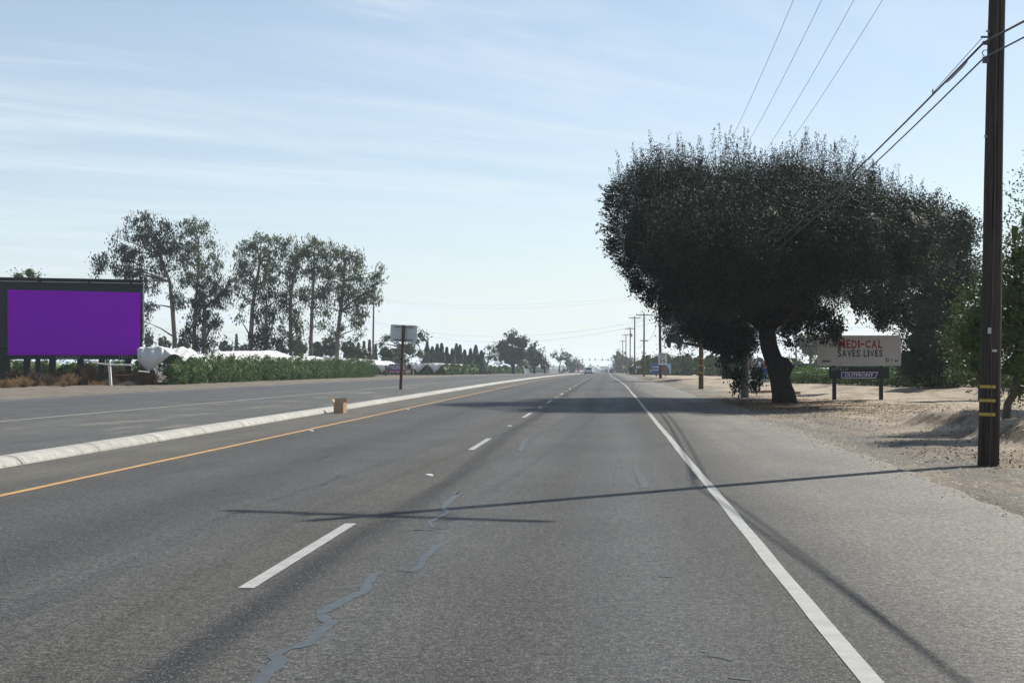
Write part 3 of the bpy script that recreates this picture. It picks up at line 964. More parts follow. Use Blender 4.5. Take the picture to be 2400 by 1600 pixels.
def outfront(root, x, y, z, wdt, hgt, filled=True):
    """the owner's plate: an outlined tag with a slanted end"""
    hw, hh = wdt / 2, hgt / 2
    outer = [(-hw, -hh), (hw - hgt * 0.42, -hh), (hw, hh), (-hw, hh)]
    e = hgt * 0.10
    inner = [(-hw + e, -hh + e), (hw - hgt * 0.42 - e * 0.7, -hh + e), (hw - e * 1.5, hh - e), (-hw + e, hh - e)]
    mb = MB(); mb.prism([(a, c) for a, c in outer], -0.012, 0.0); o = mb.build('logo_plate', white_print if filled else grey_print, root); o.location = (x, y, z)
    mb = MB(); mb.prism([(a, c) for a, c in inner], -0.018, -0.0125); o = mb.build('logo_field', blue_print if filled else black_m, root); o.location = (x, y, z)
    lettering('OUTFRONT', wdt * 0.78, white_print if filled else grey_print, root, (x - wdt * 0.02, y - 0.021, z), RX90, hgt * 0.56, offset=0.012)


# --- the small hoarding under the big tree
YB = 56.5
pl, pr = P(1918, 786, YB), P(2110, 786.5, YB)
wB = pr.x - pl.x; zt = pl.z; zb_ = P(2014, 856.5, YB).z; cx = (pl.x + pr.x) / 2
g0 = gzf(cx, YB)
bb = tag(empty('billboard', (cx, YB, g0)), 'low billboard reading MEDI-CAL SAVES LIVES, standing on two dark posts under the big tree', 'billboard')
mb = MB(); mb.box((0, 0.06, (zt + zb_) / 2 - g0), (wB, 0.10, zt - zb_)); mb.build('panel', offwhite_m, bb)
mb = MB()
for zz_ in (zt - 0.02, zb_ + 0.02): mb.box((0, 0.055, zz_ - g0), (wB + 0.05, 0.125, 0.045))
for sg in (-1, 1): mb.box((sg * (wB / 2 + 0.003), 0.055, (zt + zb_) / 2 - g0), (0.045, 0.125, zt - zb_ - 0.1))
mb.build('panel_trim', simple('grey_trim', (0.45, 0.42, 0.39), 0.6, 0.3), bb)


def bx(px): return P(px, 850, YB).x - cx


def bz(py): return P(2014, py, YB).z - g0


jag = math.radians(1.2)
hand = lambda word, x0, x1, yc, hh, mm, off: [lettering(ch, wc, mm, bb, (xc, 0.006 - 0.0005 * k, bz(yc) + dz), (math.pi / 2, -rr, 0), hh * sc, offset=off)
                                              for k, (ch, xc, wc, dz, rr, sc) in enumerate(hand_layout(word, x0, x1, hh))]


def hand_layout(word, x0, x1, hh):
    wid = {'M': 1.25, 'I': 0.34, '-': 0.6, ' ': 0.45, 'L': 0.72, 'E': 0.75, 'A': 1.0, 'S': 0.82, 'V': 0.95, 'C': 0.95, 'D': 0.95}
    ws = [wid.get(c, 0.9) for c in word]
    gap = 0.2
    tot = sum(ws) + gap * (len(word) - 1)
    k = (x1 - x0) / tot
    x = x0
    out = []
    rr = random.Random(5)
    for c, w_ in zip(word, ws):
        if c != ' ':
            out.append((c, x + w_ * k / 2, w_ * k, rr.uniform(-0.008, 0.012) + (0.0 if c != '-' else 0.0), rr.uniform(-0.05, 0.05), (0.2 if c == '-' else rr.uniform(0.94, 1.06))))
        x += (w_ + gap) * k
    return out


hand('MEDI-CAL', bx(1965), bx(2068), 806.3, bz(797) - bz(816), red_print, 0.03)
hand('SAVES LIVES', bx(1963.5), bx(2069), 828, bz(819.5) - bz(836.5), navy_print, 0.024)
# fine print mark and three small emblems
mb = MB()
for k, w_ in enumerate((0.045, 0.05, 0.03, 0.05, 0.045, 0.03)): mb.box((bx(1928.5) + k * 0.056, 0.006, bz(846)), (w_, 0.006, 0.075))
mb.build('fine_print', navy_print, bb)
mb = MB(); mb.box((bx(2079.5), 0.006, bz(843.5)), (0.125, 0.006, 0.165)); mb.build('emblem', navy_print, bb)
mb = MB()
for dz in (0.045, 0.0, -0.045): mb.box((bx(2079.5) + 0.006, 0.001, bz(843.5) + dz), (0.05, 0.004, 0.018))
mb.box((bx(2079.5) + 0.03, 0.001, bz(843.5)), (0.015, 0.0045, 0.09)); mb.build('emblem_mark', white_print, bb)
mb = MB(); mb.tube([(bx(2090) + 0.045 * math.cos(a * 0.5236), 0.006, bz(842.5) + 0.045 * math.sin(a * 0.5236)) for a in range(13)], 0.007, 4); mb.box((bx(2090), 0.006, bz(847.5)), (0.11, 0.006, 0.012)); mb.build('emblem', navy_print, bb)
mb = MB(); mb.prism([(0.068 * math.cos(a), 0.068 * math.sin(a) + 0.012) for a in np.linspace(math.pi, 2 * math.pi, 10)] + [(0.03, 0.03), (0.0, -0.008), (-0.03, 0.03)], -0.003, 0.003); o = mb.build('emblem', navy_print, bb); o.location = (bx(2100.5), 0.006, bz(844.5))
# apron with number and owner's plate
mb = MB(); mb.box((bx(2014), 0.05, (bz(859.5) + bz(887)) / 2), (bx(2085) - bx(1944), 0.05, bz(859.5) - bz(887))); mb.build('apron', black_m, bb)
lettering('0 0 7 8 1 A', bx(1987.5) - bx(1948.5), grey_print, bb, (bx(1968), 0.02, bz(865)), RX90, bz(861.5) - bz(868.5), offset=0.004)
outfront(bb, bx(2015), 0.024, bz(878.7), bx(2058) - bx(1972), bz(871.5) - bz(886))
for px in (1956.5, 2066.5):
    x = bx(px); zg = gzf(cx + x, YB)
    mb = MB(); mb.box((x, 0.17, (bz(790) + zg - g0 - 0.3) / 2), (0.15, 0.13, bz(790) - (zg - g0) + 0.3)); mb.build('post', black_m, bb)

# --- the big dark hoarding across the road
p0 = P(340, 750, 101.0)
ang = math.atan2(3.7, 9.8)
dv = Vector((math.cos(ang), math.sin(ang), 0)); nv = Vector((math.sin(ang), -math.cos(ang), 0))


def bl(px, py):
    h = on_plane(px, py, p0, nv) - p0
    return h.dot(dv), h.z + p0.z


zg = gzf(p0.x - 6, p0.y - 2)
big = empty('billboard', (p0.x, p0.y, zg), ang)
tag(big, 'large dark billboard with its face masked in plain purple above dry weeds, cut by the frame edge', 'billboard')
L_ = lambda px, py: (bl(px, py)[0], bl(px, py)[1] - zg)
x0, x1 = L_(-95, 700)[0], L_(335, 700)[0]
zt, za, zl = L_(200, 657)[1], L_(200, 812)[1], L_(200, 842)[1]
mb = MB(); mb.box(((x0 + x1) / 2, 0.25, (zt + za) / 2), (x1 - x0, 0.40, zt - za)); mb.build('panel', greenblack_m, big)
mb = MB(); mb.box(((x0 + x1) / 2, 0.12, zt + 0.06), (x1 - x0 + 0.25, 0.75, 0.12))
mb.build('top_ledge', greenblack_m, big)
for a_, b_ in ((-60, 88), (98, 205), (211, 304), (309, 334)):
    xa, xb = L_(a_, 661)[0], L_(b_, 661)[0]
    mb = MB(); mb.box(((xa + xb) / 2, -0.16, L_(200, 662)[1]), (xb - xa, 0.09, 0.07)); mb.build('lamp_rail', simple('rail_grey', (0.20, 0.22, 0.24), 0.5, 0.4), big)
mb = MB(); mb.box((x1 + 0.06, 0.2, (zt + za) / 2 + 0.2), (0.08, 0.5, zt - za - 0.5)); mb.build('side_plate', steel_m, big)
mb = MB(); mb.box(((x0 + L_(324, 830)[0]) / 2, 0.12, (za + zl) / 2 - 0.003), (L_(324, 830)[0] - x0, 0.12, za - zl)); mb.build('apron', greenblack_m, big)
mb = MB(); mb.box((x0 / 2 + L_(324, 830)[0] / 2, -0.05, za), (L_(324, 830)[0] - x0, 0.3, 0.07)); mb.build('walkway', simple('walkway_green', (0.04, 0.06, 0.035), 0.7, 0.2), big)
c_ = [L_(18.5, 679), L_(329.5, 686), L_(327, 832), L_(18.5, 832)]
mb = MB(); mb.prism(c_, -0.30, -0.22); mb.build('redaction_panel', purple_m, big)  # purple block masking the billboard's picture, not a printed sheet
outfront(big, L_(161, 835)[0], 0.055, L_(161, 834)[1], L_(190, 835)[0] - L_(131, 835)[0], 0.42, False)
lettering('0 4 0 0 1 A', L_(313, 836)[0] - L_(278, 836)[0], grey_print, big, (L_(295.5, 836)[0], 0.045, L_(295, 836)[1]), RX90, 0.22, offset=0.004)
for px, wd in ((-70, 0.5), (10, 0.7), (62, 0.5), (88, 0.35), (122, 0.5), (188, 0.5), (238, 0.45), (300, 0.5)):
    x = L_(px, 850)[0]
    mb = MB(); mb.box((x, 0.7, (za + 0.3 - 0.4) / 2), (wd, 0.35, za + 0.3 + 0.4)); mb.build('post', greenblack_m, big)
    mb = MB(); mb.tube([(x, 1.0, za + 0.2), (x + 0.1, 2.6, -0.2)], 0.09, 5); mb.build('brace', greenblack_m, big)

# --- white gate frame leaning in the weeds
g = G(262, 903)
wh_m = simple('peeling_white_paint', (0.60, 0.60, 0.58), 0.7, 0.2, vary=0.2, scale=6, dirt=((0.25, 0.2, 0.16), 7, 0.6))
gate = tag(empty('gate_frame', (g.x, g.y, gzf(g.x, g.y))), 'leaning white post with a pale crossbar standing in dry weeds below the big billboard', 'gate frame')
d_ = g.y / FPX
mb = MB(); mb.box((-0.13, 0, 0.8), (0.17, 0.15, 1.75), M=Matrix.Rotation(math.radians(-4), 3, 'Y')); mb.build('post', wh_m, gate)
mb = MB(); mb.tube([(-1.6, 0.1, 1.72), (-0.9, 0.1, 1.60), (-0.1, 0.05, 1.52), (1.4, 0.0, 1.50)], 0.055, 7); mb.build('crossbar', wh_m, gate)
mb = MB(); mb.tube([(0.6, 0.02, 1.46), (0.25, 0.02, 0.95)], 0.03, 5); mb.tube([(0.7, 0.02, 1.46), (1.05, 0.02, 0.95)], 0.03, 5); mb.build('brace', wood2_m, gate)
mb = MB(); mb.tube([(0.2, 0.02, 0.75), (1.5, 0.02, 0.78)], 0.035, 5); mb.build('lower_rail', wood2_m, gate)
mb = MB(); mb.tube([(1.9, 0.3, 1.05), (2.7, 0.3, 0.98)], 0.05, 6); tag(mb.build('short_rail', wh_m, gate), None)

# --- back of a sign on a brown post in the median
g = G(939, 912, 0.12)
Ys = g.y
sg = tag(empty('road_sign', (g.x, Ys, float(rz(Ys)) + 0.12)), 'back of a plain white road sign on a leaning brown wooden post in the median', 'road sign')
zb0 = float(rz(Ys)) + 0.12
topc = P(946, 762, Ys)
lx = (topc.x - g.x) / (topc.z - zb0)
sg.rotation_euler = (0, math.atan(lx), 0)
hpost = topc.z - zb0
mb = MB(); mb.box((0, 0, hpost / 2 - 0.2), (0.155, 0.14, hpost + 0.4)); mb.build('post', simple('brown_post', (0.10, 0.062, 0.045), 0.8, 0.2, vary=0.35, scale=4, stretch=(8, 8, 0.5)), sg)
sw = P(977, 780, Ys).x - P(914.5, 780, Ys).x; sh = P(946, 761, Ys).z - P(946, 801, Ys).z; sc_ = P(946, 781, Ys).z - zb0
mb = MB(); mb.prism([(-sw / 2 + 0.05, -sh / 2), (sw / 2 - 0.05, -sh / 2), (sw / 2, -sh / 2 + 0.05), (sw / 2, sh / 2 - 0.05), (sw / 2 - 0.05, sh / 2), (-sw / 2 + 0.05, sh / 2), (-sw / 2, sh / 2 - 0.05), (-sw / 2, -sh / 2 + 0.05)], 0.135, 0.155)
o = mb.build('sign_panel', simple('bare_sign_back', (0.50, 0.53, 0.53), 0.45, 0.4, 0.2, vary=0.08), sg); o.location = (0, 0, sc_)
for dz in (sh / 2 - 0.12, -sh / 2 + 0.12):
    mb = MB(); mb.box((0, 0.11, sc_ + dz), (sw * 0.72, 0.045, 0.045)); mb.build('cross_brace', simple('brace_brown', (0.11, 0.08, 0.065), 0.8, 0.2), sg)

# --- speed limit sign on its pole
sgn = tag(empty('speed_limit_sign', (P(1553, 841, 136.6).x, 136.72, P(1553, 841, 136.6).z)), 'white speed limit 55 sign fixed to a utility pole', 'speed sign')
swt = simple('white_sign_face', (0.66, 0.68, 0.68), 0.5, 0.4, vary=0.04)
ink = simple('black_sign_ink', (0.02, 0.02, 0.02), 0.6, 0.2)
w2, h2 = 0.455, 0.60
mb = MB(); mb.prism([(-w2 + 0.05, -h2), (w2 - 0.05, -h2), (w2, -h2 + 0.05), (w2, h2 - 0.05), (w2 - 0.05, h2), (-w2 + 0.05, h2), (-w2, h2 - 0.05), (-w2, -h2 + 0.05)], 0.0, 0.012); mb.build('sign_panel', swt, sgn)
mb = MB()
for z in (-h2 + 0.035, h2 - 0.035): mb.box((0, -0.003, z), (2 * w2 - 0.1, 0.004, 0.016))
for x in (-w2 + 0.035, w2 - 0.035): mb.box((x, -0.003, 0), (0.016, 0.004, 2 * h2 - 0.1))
mb.build('border', ink, sgn)
lettering('SPEED', 0.62, ink, sgn, (0, -0.004, 0.41), RX90, 0.17, offset=0.01)
lettering('LIMIT', 0.52, ink, sgn, (0, -0.004, 0.18), RX90, 0.17, offset=0.01)
lettering('55', 0.58, ink, sgn, (0, -0.004, -0.22), RX90, 0.40, offset=0.02)

# --- home loans hoarding
Yh = 200
q0, q1 = P(1526, 851.5, Yh), P(1572.5, 875.5, Yh)
hw_, hh_ = (q1.x - q0.x) / 2, (q0.z - q1.z) / 2
hc = (q0.x + q1.x) / 2
gb = gzf(hc, Yh)
hb = tag(empty('billboard', (hc, Yh, gb)), 'small low blue billboard reading HOME LOANS behind the speed sign pole', 'billboard')
zc = (q0.z + q1.z) / 2 - gb
hblue = simple('blue_poster', (0.035, 0.075, 0.24), 0.6, 0.3, vary=0.08)
hsky = simple('pale_blue_poster', (0.28, 0.40, 0.55), 0.6, 0.3, vary=0.08)
hbr = simple('brown_printed_picture', (0.14, 0.075, 0.065), 0.6, 0.3, vary=0.5, scale=2.2)
mb = MB(); mb.box((0, 0.06, zc), (2 * hw_, 0.08, 2 * hh_)); mb.build('panel', hsky, hb)
mb = MB(); mb.prism([(-hw_ + 0.03, -hh_ + 0.03), (0.12 * hw_, -hh_ + 0.03), (0.12 * hw_, hh_ - 0.03), (-hw_ + 0.03, hh_ - 0.03)], 0.012, 0.018); o = mb.build('poster_field', hblue, hb); o.location = (0, 0, zc)
arc = [(0.12 * hw_, -hh_ + 0.05)] + [(0.05 * hw_ + 0.83 * hw_ * math.sin(a), -hh_ + 0.1 + 1.8 * hh_ * math.cos(a)) for a in np.linspace(0.1, 1.5, 12)] + [(0.88 * hw_, -hh_ + 0.05)]
mb = MB(); mb.prism(arc, 0.008, 0.0115); o = mb.build('poster_picture', hbr, hb); o.location = (0, 0, zc)
lettering('HOME', hw_ * 0.78, white_print, hb, (-hw_ * 0.52, 0.006, zc + hh_ * 0.32), RX90, hh_ * 0.42, offset=0.015)
lettering('LOANS', hw_ * 0.88, white_print, hb, (-hw_ * 0.48, 0.006, zc - hh_ * 0.25), RX90, hh_ * 0.42, offset=0.015)
for x in (-0.7, 0.7):
    mb = MB(); mb.box((x, 0.16, zc / 2 - 0.1), (0.14, 0.11, zc + 0.5)); mb.build('post', black_m, hb)

# --- campaign sign and its neighbours at the end of the vine row
Yn = 196
q0, q1 = P(912.5, 852.5, Yn), P(951.5, 872.5, Yn)
gn = gzf((q0.x + q1.x) / 2, Yn)
ns = tag(empty('campaign_sign', ((q0.x + q1.x) / 2, Yn, gn)), 'red and blue NUNES banner sign at the end of the leafy vine row', 'campaign sign')
nw, nh = (q1.x - q0.x) / 2, (q0.z - q1.z) / 2
nz = (q0.z + q1.z) / 2 - gn
nred = simple('red_banner', (0.36, 0.09, 0.13), 0.6, 0.2, vary=0.1); nblue = simple('blue_banner', (0.10, 0.09, 0.22), 0.6, 0.2, vary=0.2)
npale = simple('pale_banner', (0.55, 0.47, 0.52), 0.6, 0.2, vary=0.1)
mb = MB(); mb.box((0, 0.05, nz), (2 * nw, 0.03, 2 * nh)); mb.build('panel', nred, ns)
mb = MB(); mb.prism([(-nw + 0.12, -nh * 0.55), (nw - 0.12, -nh * 0.35), (nw - 0.12, nh * 0.82), (-nw + 0.12, nh * 0.82)], 0.018, 0.034); o = mb.build('banner_field', nblue, ns); o.location = (0, 0, nz)
lettering('NUNES', nw * 1.75, npale, ns, (0, 0.014, nz + nh * 0.22), RX90, nh * 0.95, offset=0.02)
mb = MB(); mb.prism([(-nw, -nh), (nw, -nh), (nw, -nh * 0.9), (-nw, -nh * 0.9)], 0.03, 0.035); mb.prism([(-nw, nh * 0.88), (nw, nh * 0.88), (nw, nh), (-nw, nh)], 0.03, 0.035); o = mb.build('banner_edge', npale, ns); o.location = (0, 0, nz)
for x in (-nw, 0, nw):
    mb = MB(); mb.box((x, 0.12, (nz + nh) / 2 - 0.1), (0.09, 0.09, nz + nh + 0.2)); mb.build('post', simple('bare_stake', (0.33, 0.28, 0.23), 0.8, 0.2), ns)
q = P(957, 872, Yn + 2); gq = gzf(q.x, Yn + 2)
s2 = tag(empty('yard_sign', (q.x, Yn + 2, gq)), 'small pale pink yard sign beside the red and blue banner', 'yard sign')
mb = MB(); mb.box((0, 0, 0.75), (0.62, 0.02, 0.5)); mb.build('panel', simple('pink_card', (0.50, 0.36, 0.40), 0.6, 0.2), s2)
mb = MB(); mb.tube([(-0.2, 0.02, -0.1), (-0.2, 0.02, 0.9)], 0.02, 5); mb.tube([(0.2, 0.02, -0.1), (0.2, 0.02, 0.9)], 0.02, 5); mb.build('stake', steel_m, s2)
q = P(968.5, 880, Yn + 6); gq = gzf(q.x, Yn + 6)
s3 = tag(empty('mailbox', (q.x, Yn + 6, gq)), 'pale mailbox on a thin post in front of the dark vine row ends', 'mailbox')
mb = MB(); mb.box((0, 0, 0.55), (0.09, 0.09, 1.3)); mb.build('post', simple('pale_post', (0.42, 0.40, 0.36), 0.8, 0.2), s3)
mb = MB()
mb.prism([(-0.28, 0), (0.28, 0), (0.28, 0.18)] + [(0.28 * math.cos(a), 0.18 + 0.15 * math.sin(a)) for a in np.linspace(0.4, 2.7, 6)] + [(-0.28, 0.18)], -0.15, 0.15)
o = mb.build('mailbox_body', simple('pale_metal', (0.48, 0.48, 0.46), 0.5, 0.4), s3); o.location = (0, 0, 1.2)

# --- cardboard box on the kerb line
g = G(795, 968)
cb_m = simple('corrugated_cardboard', (0.36, 0.25, 0.165), 0.85, 0.1, vary=0.12, scale=5)
bx_ = tag(empty('cardboard_box', (g.x, g.y + 0.15, float(rz(g.y)) + 0.0), math.radians(-13)), 'open brown cardboard box standing against the white kerb', 'cardboard box')
d_ = g.y / FPX
bw, bh = 25 * d_, 25.0 * d_
mb = MB()
for s_ in (-1, 1):
    mb.box((s_ * (bw / 2 - 0.005), 0, bh / 2), (0.010, bw * 0.8, bh)); mb.box((0, s_ * (bw * 0.4 - 0.005), bh / 2), (bw - 0.022, 0.010, bh))
mb.box((0, 0, 0.008), (bw - 0.022, bw * 0.8 - 0.022, 0.01)); mb.build('box_wall', cb_m, bx_)
fl = 10.5 * d_
for nm, c, sz, M_ in (('box_flap', (0.02, bw * 0.4 + 0.006, bh + fl / 2), (bw * 0.86, 0.010, fl), None),
                      ('box_flap', (0.015, -bw * 0.4 - 0.004, bh + fl * 0.47), (bw * 0.86, 0.010, fl * 0.95), Matrix.Rotation(math.radians(-5), 3, 'X')),
                      ('box_flap', (-bw / 2 - 0.03, 0, bh + 0.045), (0.008, bw * 0.7, 0.13), Matrix.Rotation(math.radians(-40), 3, 'Y'))):
    mb = MB(); mb.box(c, sz, M=M_); mb.build(nm, cb_m, bx_)

# ================================================================== things under the trees
g = G(1746, 932)
conc_m = simple('stained_concrete', (0.085, 0.093, 0.097), 0.9, 0.15, vary=0.2, scale=3, dirt=((0.05, 0.05, 0.05), 4, 0.5))
d_ = g.y / FPX
sp = tag(empty('standpipe', (g.x, g.y + 0.2, gzf(g.x, g.y))), 'grey concrete irrigation standpipe beside the trunk of the big tree', 'standpipe')
mb = MB()
mb.tube([(0, 0, -0.2), (0, 0, 1.35), (0, 0, 1.351), (0, 0, 2.2)], [10.2 * d_, 10.2 * d_, 9.6 * d_, 9.6 * d_], 18); mb.build('pipe_section', conc_m, sp, False)
mb = MB(); mb.tube([(0, 0, 2.2), (0, 0, 2.28)], 10.6 * d_, 18); mb.build('cap', conc_m, sp)
mb = MB(); mb.box((-9.2 * d_, -0.14, 0.7), (0.03, 0.09, 1.5)); mb.build('side_rail', simple('pale_rail', (0.5, 0.48, 0.47), 0.6, 0.3), sp)
g = G(1759, 917)
mp = tag(empty('marker_post', (g.x, g.y, gzf(g.x, g.y))), 'slim white marker post with a rusty brown top next to the standpipe', 'marker post')
d_ = g.y / FPX
mb = MB(); mb.box((0, 0, 23.5 * d_ - 0.1), (4.6 * d_, 0.08, 47 * d_ + 0.2)); mb.build('shaft', simple('white_post_paint', (0.55, 0.55, 0.58), 0.6, 0.3), mp)
mb = MB(); mb.tube([(0, 0, 47 * d_), (0.01, 0, 58 * d_), (0, 0, 65 * d_)], [0.06, 0.09, 0.04], 8); mb.build('rusty_cap', simple('rust', (0.16, 0.085, 0.06), 0.9, 0.1), mp)
# trestle table
g = G(1857, 892)
tt = tag(empty('trestle_table', (g.x, g.y, gzf(g.x, g.y))), 'small pale folding table at the end of the low vine row', 'table')
mb = MB(); mb.box((0, 0, 0.46), (0.62, 0.9, 0.05)); mb.build('tabletop', wh_m, tt)
for x, sl in ((-0.12, 0.05), (0.16, 0.05)):
    for y in (-0.3, 0.3):
        mb = MB(); mb.tube([(x - 0.08, y, 0.44), (x + sl, y, -0.05)], 0.03, 5); mb.build('leg', wh_m, tt)
# timber edging on the sand
for (xa, ya, xb, yb, lb) in ((1762, 921.5, 1815, 919, 'dark timber beam lying on sand between standpipe and tree trunk'),
                             (1850, 925, 1873, 924, 'short brown timber piece just past the tree trunk')):
    a, b_ = G(xa, ya), G(xb, yb)
    c = (a + b_) / 2
    mb = MB(); mb.box((0, 0, 0.06), ((b_ - a).length, 0.14, 0.15)); o = mb.build('timber_beam', wood2_m, None)
    o.location = (c.x, c.y, gzf(c.x, c.y)); o.rotation_euler = (0, 0, math.atan2(b_.y - a.y, b_.x - a.x))
    tag(o, lb, 'timber')

# two farm workers seen between trunk and standpipe
skin_mt = simple('skin', (0.32, 0.19, 0.13), 0.6, 0.3, vary=0.08)


def skin_mesh(name, pts, edges, rad, m, parent, root=0, sub=2):
    me = bpy.data.meshes.new(name)
    me.from_pydata([tuple(p) for p in pts], edges, [])
    o = bpy.data.objects.new(name, me); COL.objects.link(o)
    o.modifiers.new('s', 'SKIN'); s2_ = o.modifiers.new('u', 'SUBSURF'); s2_.levels = sub; s2_.render_levels = sub
    for i, r in enumerate(rad):
        v = me.skin_vertices[0].data[i]
        v.radius = r if hasattr(r, '__len__') else (r, r)
        v.use_root = (i == root)
    bpy.context.view_layer.update()
    dg = bpy.context.evaluated_depsgraph_get()
    me2 = bpy.data.meshes.new_from_object(o.evaluated_get(dg))
    bpy.data.objects.remove(o); bpy.data.meshes.remove(me)
    me2.materials.clear()
    me2.name = name
    return link(name, me2, m, parent, True)


def person(px, py, top, Y, face, shirt, jeans, hair, label, stride=0.12, lean=0.0, reach=0.0):
    q = P(px, py, Y); zg_ = gzf(q.x, Y)
    H = min(1.82, max(1.6, P(px, top, Y).z - zg_))
    root = tag(empty('person', (q.x, Y, zg_), face), label, 'person')
    k = H / 1.75
    J = {}
    J['pel'] = (0, 0, 0.95); J['bel'] = (0, -0.01 - lean * 0.2, 1.08); J['che'] = (0, -lean * 0.7, 1.30); J['nek'] = (0, -lean * 1.1, 1.47); J['chn'] = (0, -0.02 - lean * 1.3, 1.56); J['hed'] = (0, -0.01 - lean * 1.5, 1.66)
    for s_, n in ((-1, 'l'), (1, 'r')):
        J['hip' + n] = (s_ * 0.10, 0, 0.88); J['kne' + n] = (s_ * 0.12, -0.05 - s_ * stride * 0.4, 0.49); J['ank' + n] = (s_ * 0.13, 0.03 - s_ * stride, 0.09); J['toe' + n] = (s_ * 0.15, -0.15 - s_ * stride, 0.035)
        J['sho' + n] = (s_ * 0.19, -lean * 0.95, 1.41); J['elb' + n] = (s_ * 0.26, 0.02 - lean - reach * 0.12, 1.14); J['wri' + n] = (s_ * 0.24, -0.12 - lean - reach * 0.3, 0.93 + reach * 0.2); J['han' + n] = (s_ * 0.23, -0.17 - lean - reach * 0.36, 0.87 + reach * 0.22)
    for n in J: J[n] = tuple(c * k for c in J[n])
    RD = {'pel': (0.155, 0.11), 'bel': (0.14, 0.105), 'che': (0.165, 0.12), 'nek': 0.058, 'chn': (0.068, 0.075), 'hed': (0.078, 0.095), 'hip': 0.092, 'kne': 0.06, 'ank': 0.042, 'toe': 0.04, 'sho': 0.066, 'elb': 0.044, 'wri': 0.03, 'han': 0.036}

    def part(name, keys, eds, m, grow=0.0, sub=2):
        idx = {n: i for i, n in enumerate(keys)}
        rr = []
        for n in keys:
            r = RD.get(n, RD.get(n[:3]))
            rr.append(tuple((c + grow) * k for c in r) if hasattr(r, '__len__') else (r + grow) * k)
        return skin_mesh(name, [J[n] for n in keys], [(idx[a], idx[b]) for a, b in eds], rr, m, root, 0, sub)
    allk = ['pel', 'bel', 'che', 'nek', 'chn', 'hed'] + [a + n for n in 'lr' for a in ('hip', 'kne', 'ank', 'toe', 'sho', 'elb', 'wri', 'han')]
    ed = [('pel', 'bel'), ('bel', 'che'), ('che', 'nek'), ('nek', 'chn'), ('chn', 'hed')]
    for n in 'lr':
        ed += [('pel', 'hip' + n), ('hip' + n, 'kne' + n), ('kne' + n, 'ank' + n), ('ank' + n, 'toe' + n), ('che', 'sho' + n), ('sho' + n, 'elb' + n), ('elb' + n, 'wri' + n), ('wri' + n, 'han' + n)]
    part('body', allk, ed, skin_mt)
    part('shirt', ['che', 'bel', 'pel'] + [a + n for n in 'lr' for a in ('sho', 'elb')], [('che', 'bel'), ('bel', 'pel')] + [e for n in 'lr' for e in (('che', 'sho' + n), ('sho' + n, 'elb' + n))], shirt, 0.016)
    part('trousers', ['pel'] + [a + n for n in 'lr' for a in ('hip', 'kne', 'ank')], [e for n in 'lr' for e in (('pel', 'hip' + n), ('hip' + n, 'kne' + n), ('kne' + n, 'ank' + n))], jeans, 0.014)
    for n in 'lr':
        part('shoe', ['ank' + n, 'toe' + n], [('ank' + n, 'toe' + n)], simple('dark_shoe', (0.04, 0.035, 0.03), 0.7, 0.2), 0.014)
    hp = Vector(J['hed'])
    J['ha'] = tuple(hp + Vector((0, 0.03, 0.035)) * k); J['hb'] = tuple(hp + Vector((0, 0.06, -0.04)) * k); RD['ha'] = (0.088, 0.085); RD['hb'] = (0.075, 0.05)
    part('hair', ['ha', 'hb'], [('ha', 'hb')], hair)
    return root


jean_m = simple('blue_denim', (0.035, 0.085, 0.22), 0.85, 0.1, vary=0.2)
person(1793, 889, 833, 97, math.radians(100), simple('maroon_cotton', (0.16, 0.025, 0.035), 0.85, 0.1), jean_m, simple('grey_blond_hair', (0.30, 0.27, 0.20), 0.8, 0.2),
       'person in a maroon shirt and blue jeans standing beside the big trunk', lean=0.03)
person(1779, 887, 838, 99, math.radians(-60), simple('pale_blue_cotton', (0.42, 0.52, 0.62), 0.85, 0.1), simple('teal_work_trousers', (0.035, 0.09, 0.14), 0.85, 0.1), simple('dark_hair', (0.02, 0.016, 0.013), 0.8, 0.2),
       'person in a pale blue top and dark teal trousers, between trunk and standpipe', lean=0.12, reach=0.8)
a, b_ = P(1797.5, 860, 96.4), P(1806, 891, 96.4)
mb = MB(); mb.tube([a, Vector((b_.x, b_.y, gzf(b_.x, b_.y)))], 0.035, 6)
tag(mb.build('wooden_handle', simple('bare_wood_handle', (0.40, 0.34, 0.26), 0.7, 0.2), None), 'pale wooden tool handle leaning against the big tree trunk', 'tool handle')

# dark green screen fence with a tall lamp mast behind the low vines
Yf = 134
fm = simple('green_mesh_screen', (0.028, 0.06, 0.058), 0.8, 0.1, vary=0.25, scale=1.5)
xa, xb = P(1700, 860, Yf).x, P(2125, 860, Yf).x
fc = tag(empty('screen_fence', (xa, Yf, gzf(xa + 4, Yf))), 'dark green mesh screen fence behind the low vine row', 'fence')
zt = P(1880, 852.5, Yf).z - fc.location.z
n = 7
for i in range(n):
    x = (xb - xa) * i / (n - 1)
    mb = MB(); mb.tube([(x, 0, -0.3), (x, 0, zt + 0.06)], 0.035, 6); mb.build('post', dark_steel_m, fc)
    if i < n - 1:
        mb = MB()
        wv = [(x + 0.05 + (xb - xa) / (n - 1) * k / 8 * 0.985, 0.03 * math.sin(k * 2.1 + i)) for k in range(9)]
        mb.add([(a_, b__, zz_) for a_, b__ in wv for zz_ in (0.05, zt * 0.5, zt - 0.03)], [(k * 3 + j, (k + 1) * 3 + j, (k + 1) * 3 + j + 1, k * 3 + j + 1) for k in range(8) for j in range(2)])
        mb.build('screen_panel', fm, fc)
mb = MB(); mb.tube([(0, 0, zt), (xb - xa, 0, zt)], 0.05, 6); mb.build('top_rail', dark_steel_m, fc)
q = P(1866, 880, 128)
lm = tag(empty('mast', (q.x, 128, gzf(q.x, 128))), 'slim dark mast rising from the mesh fence into the tree', 'mast')
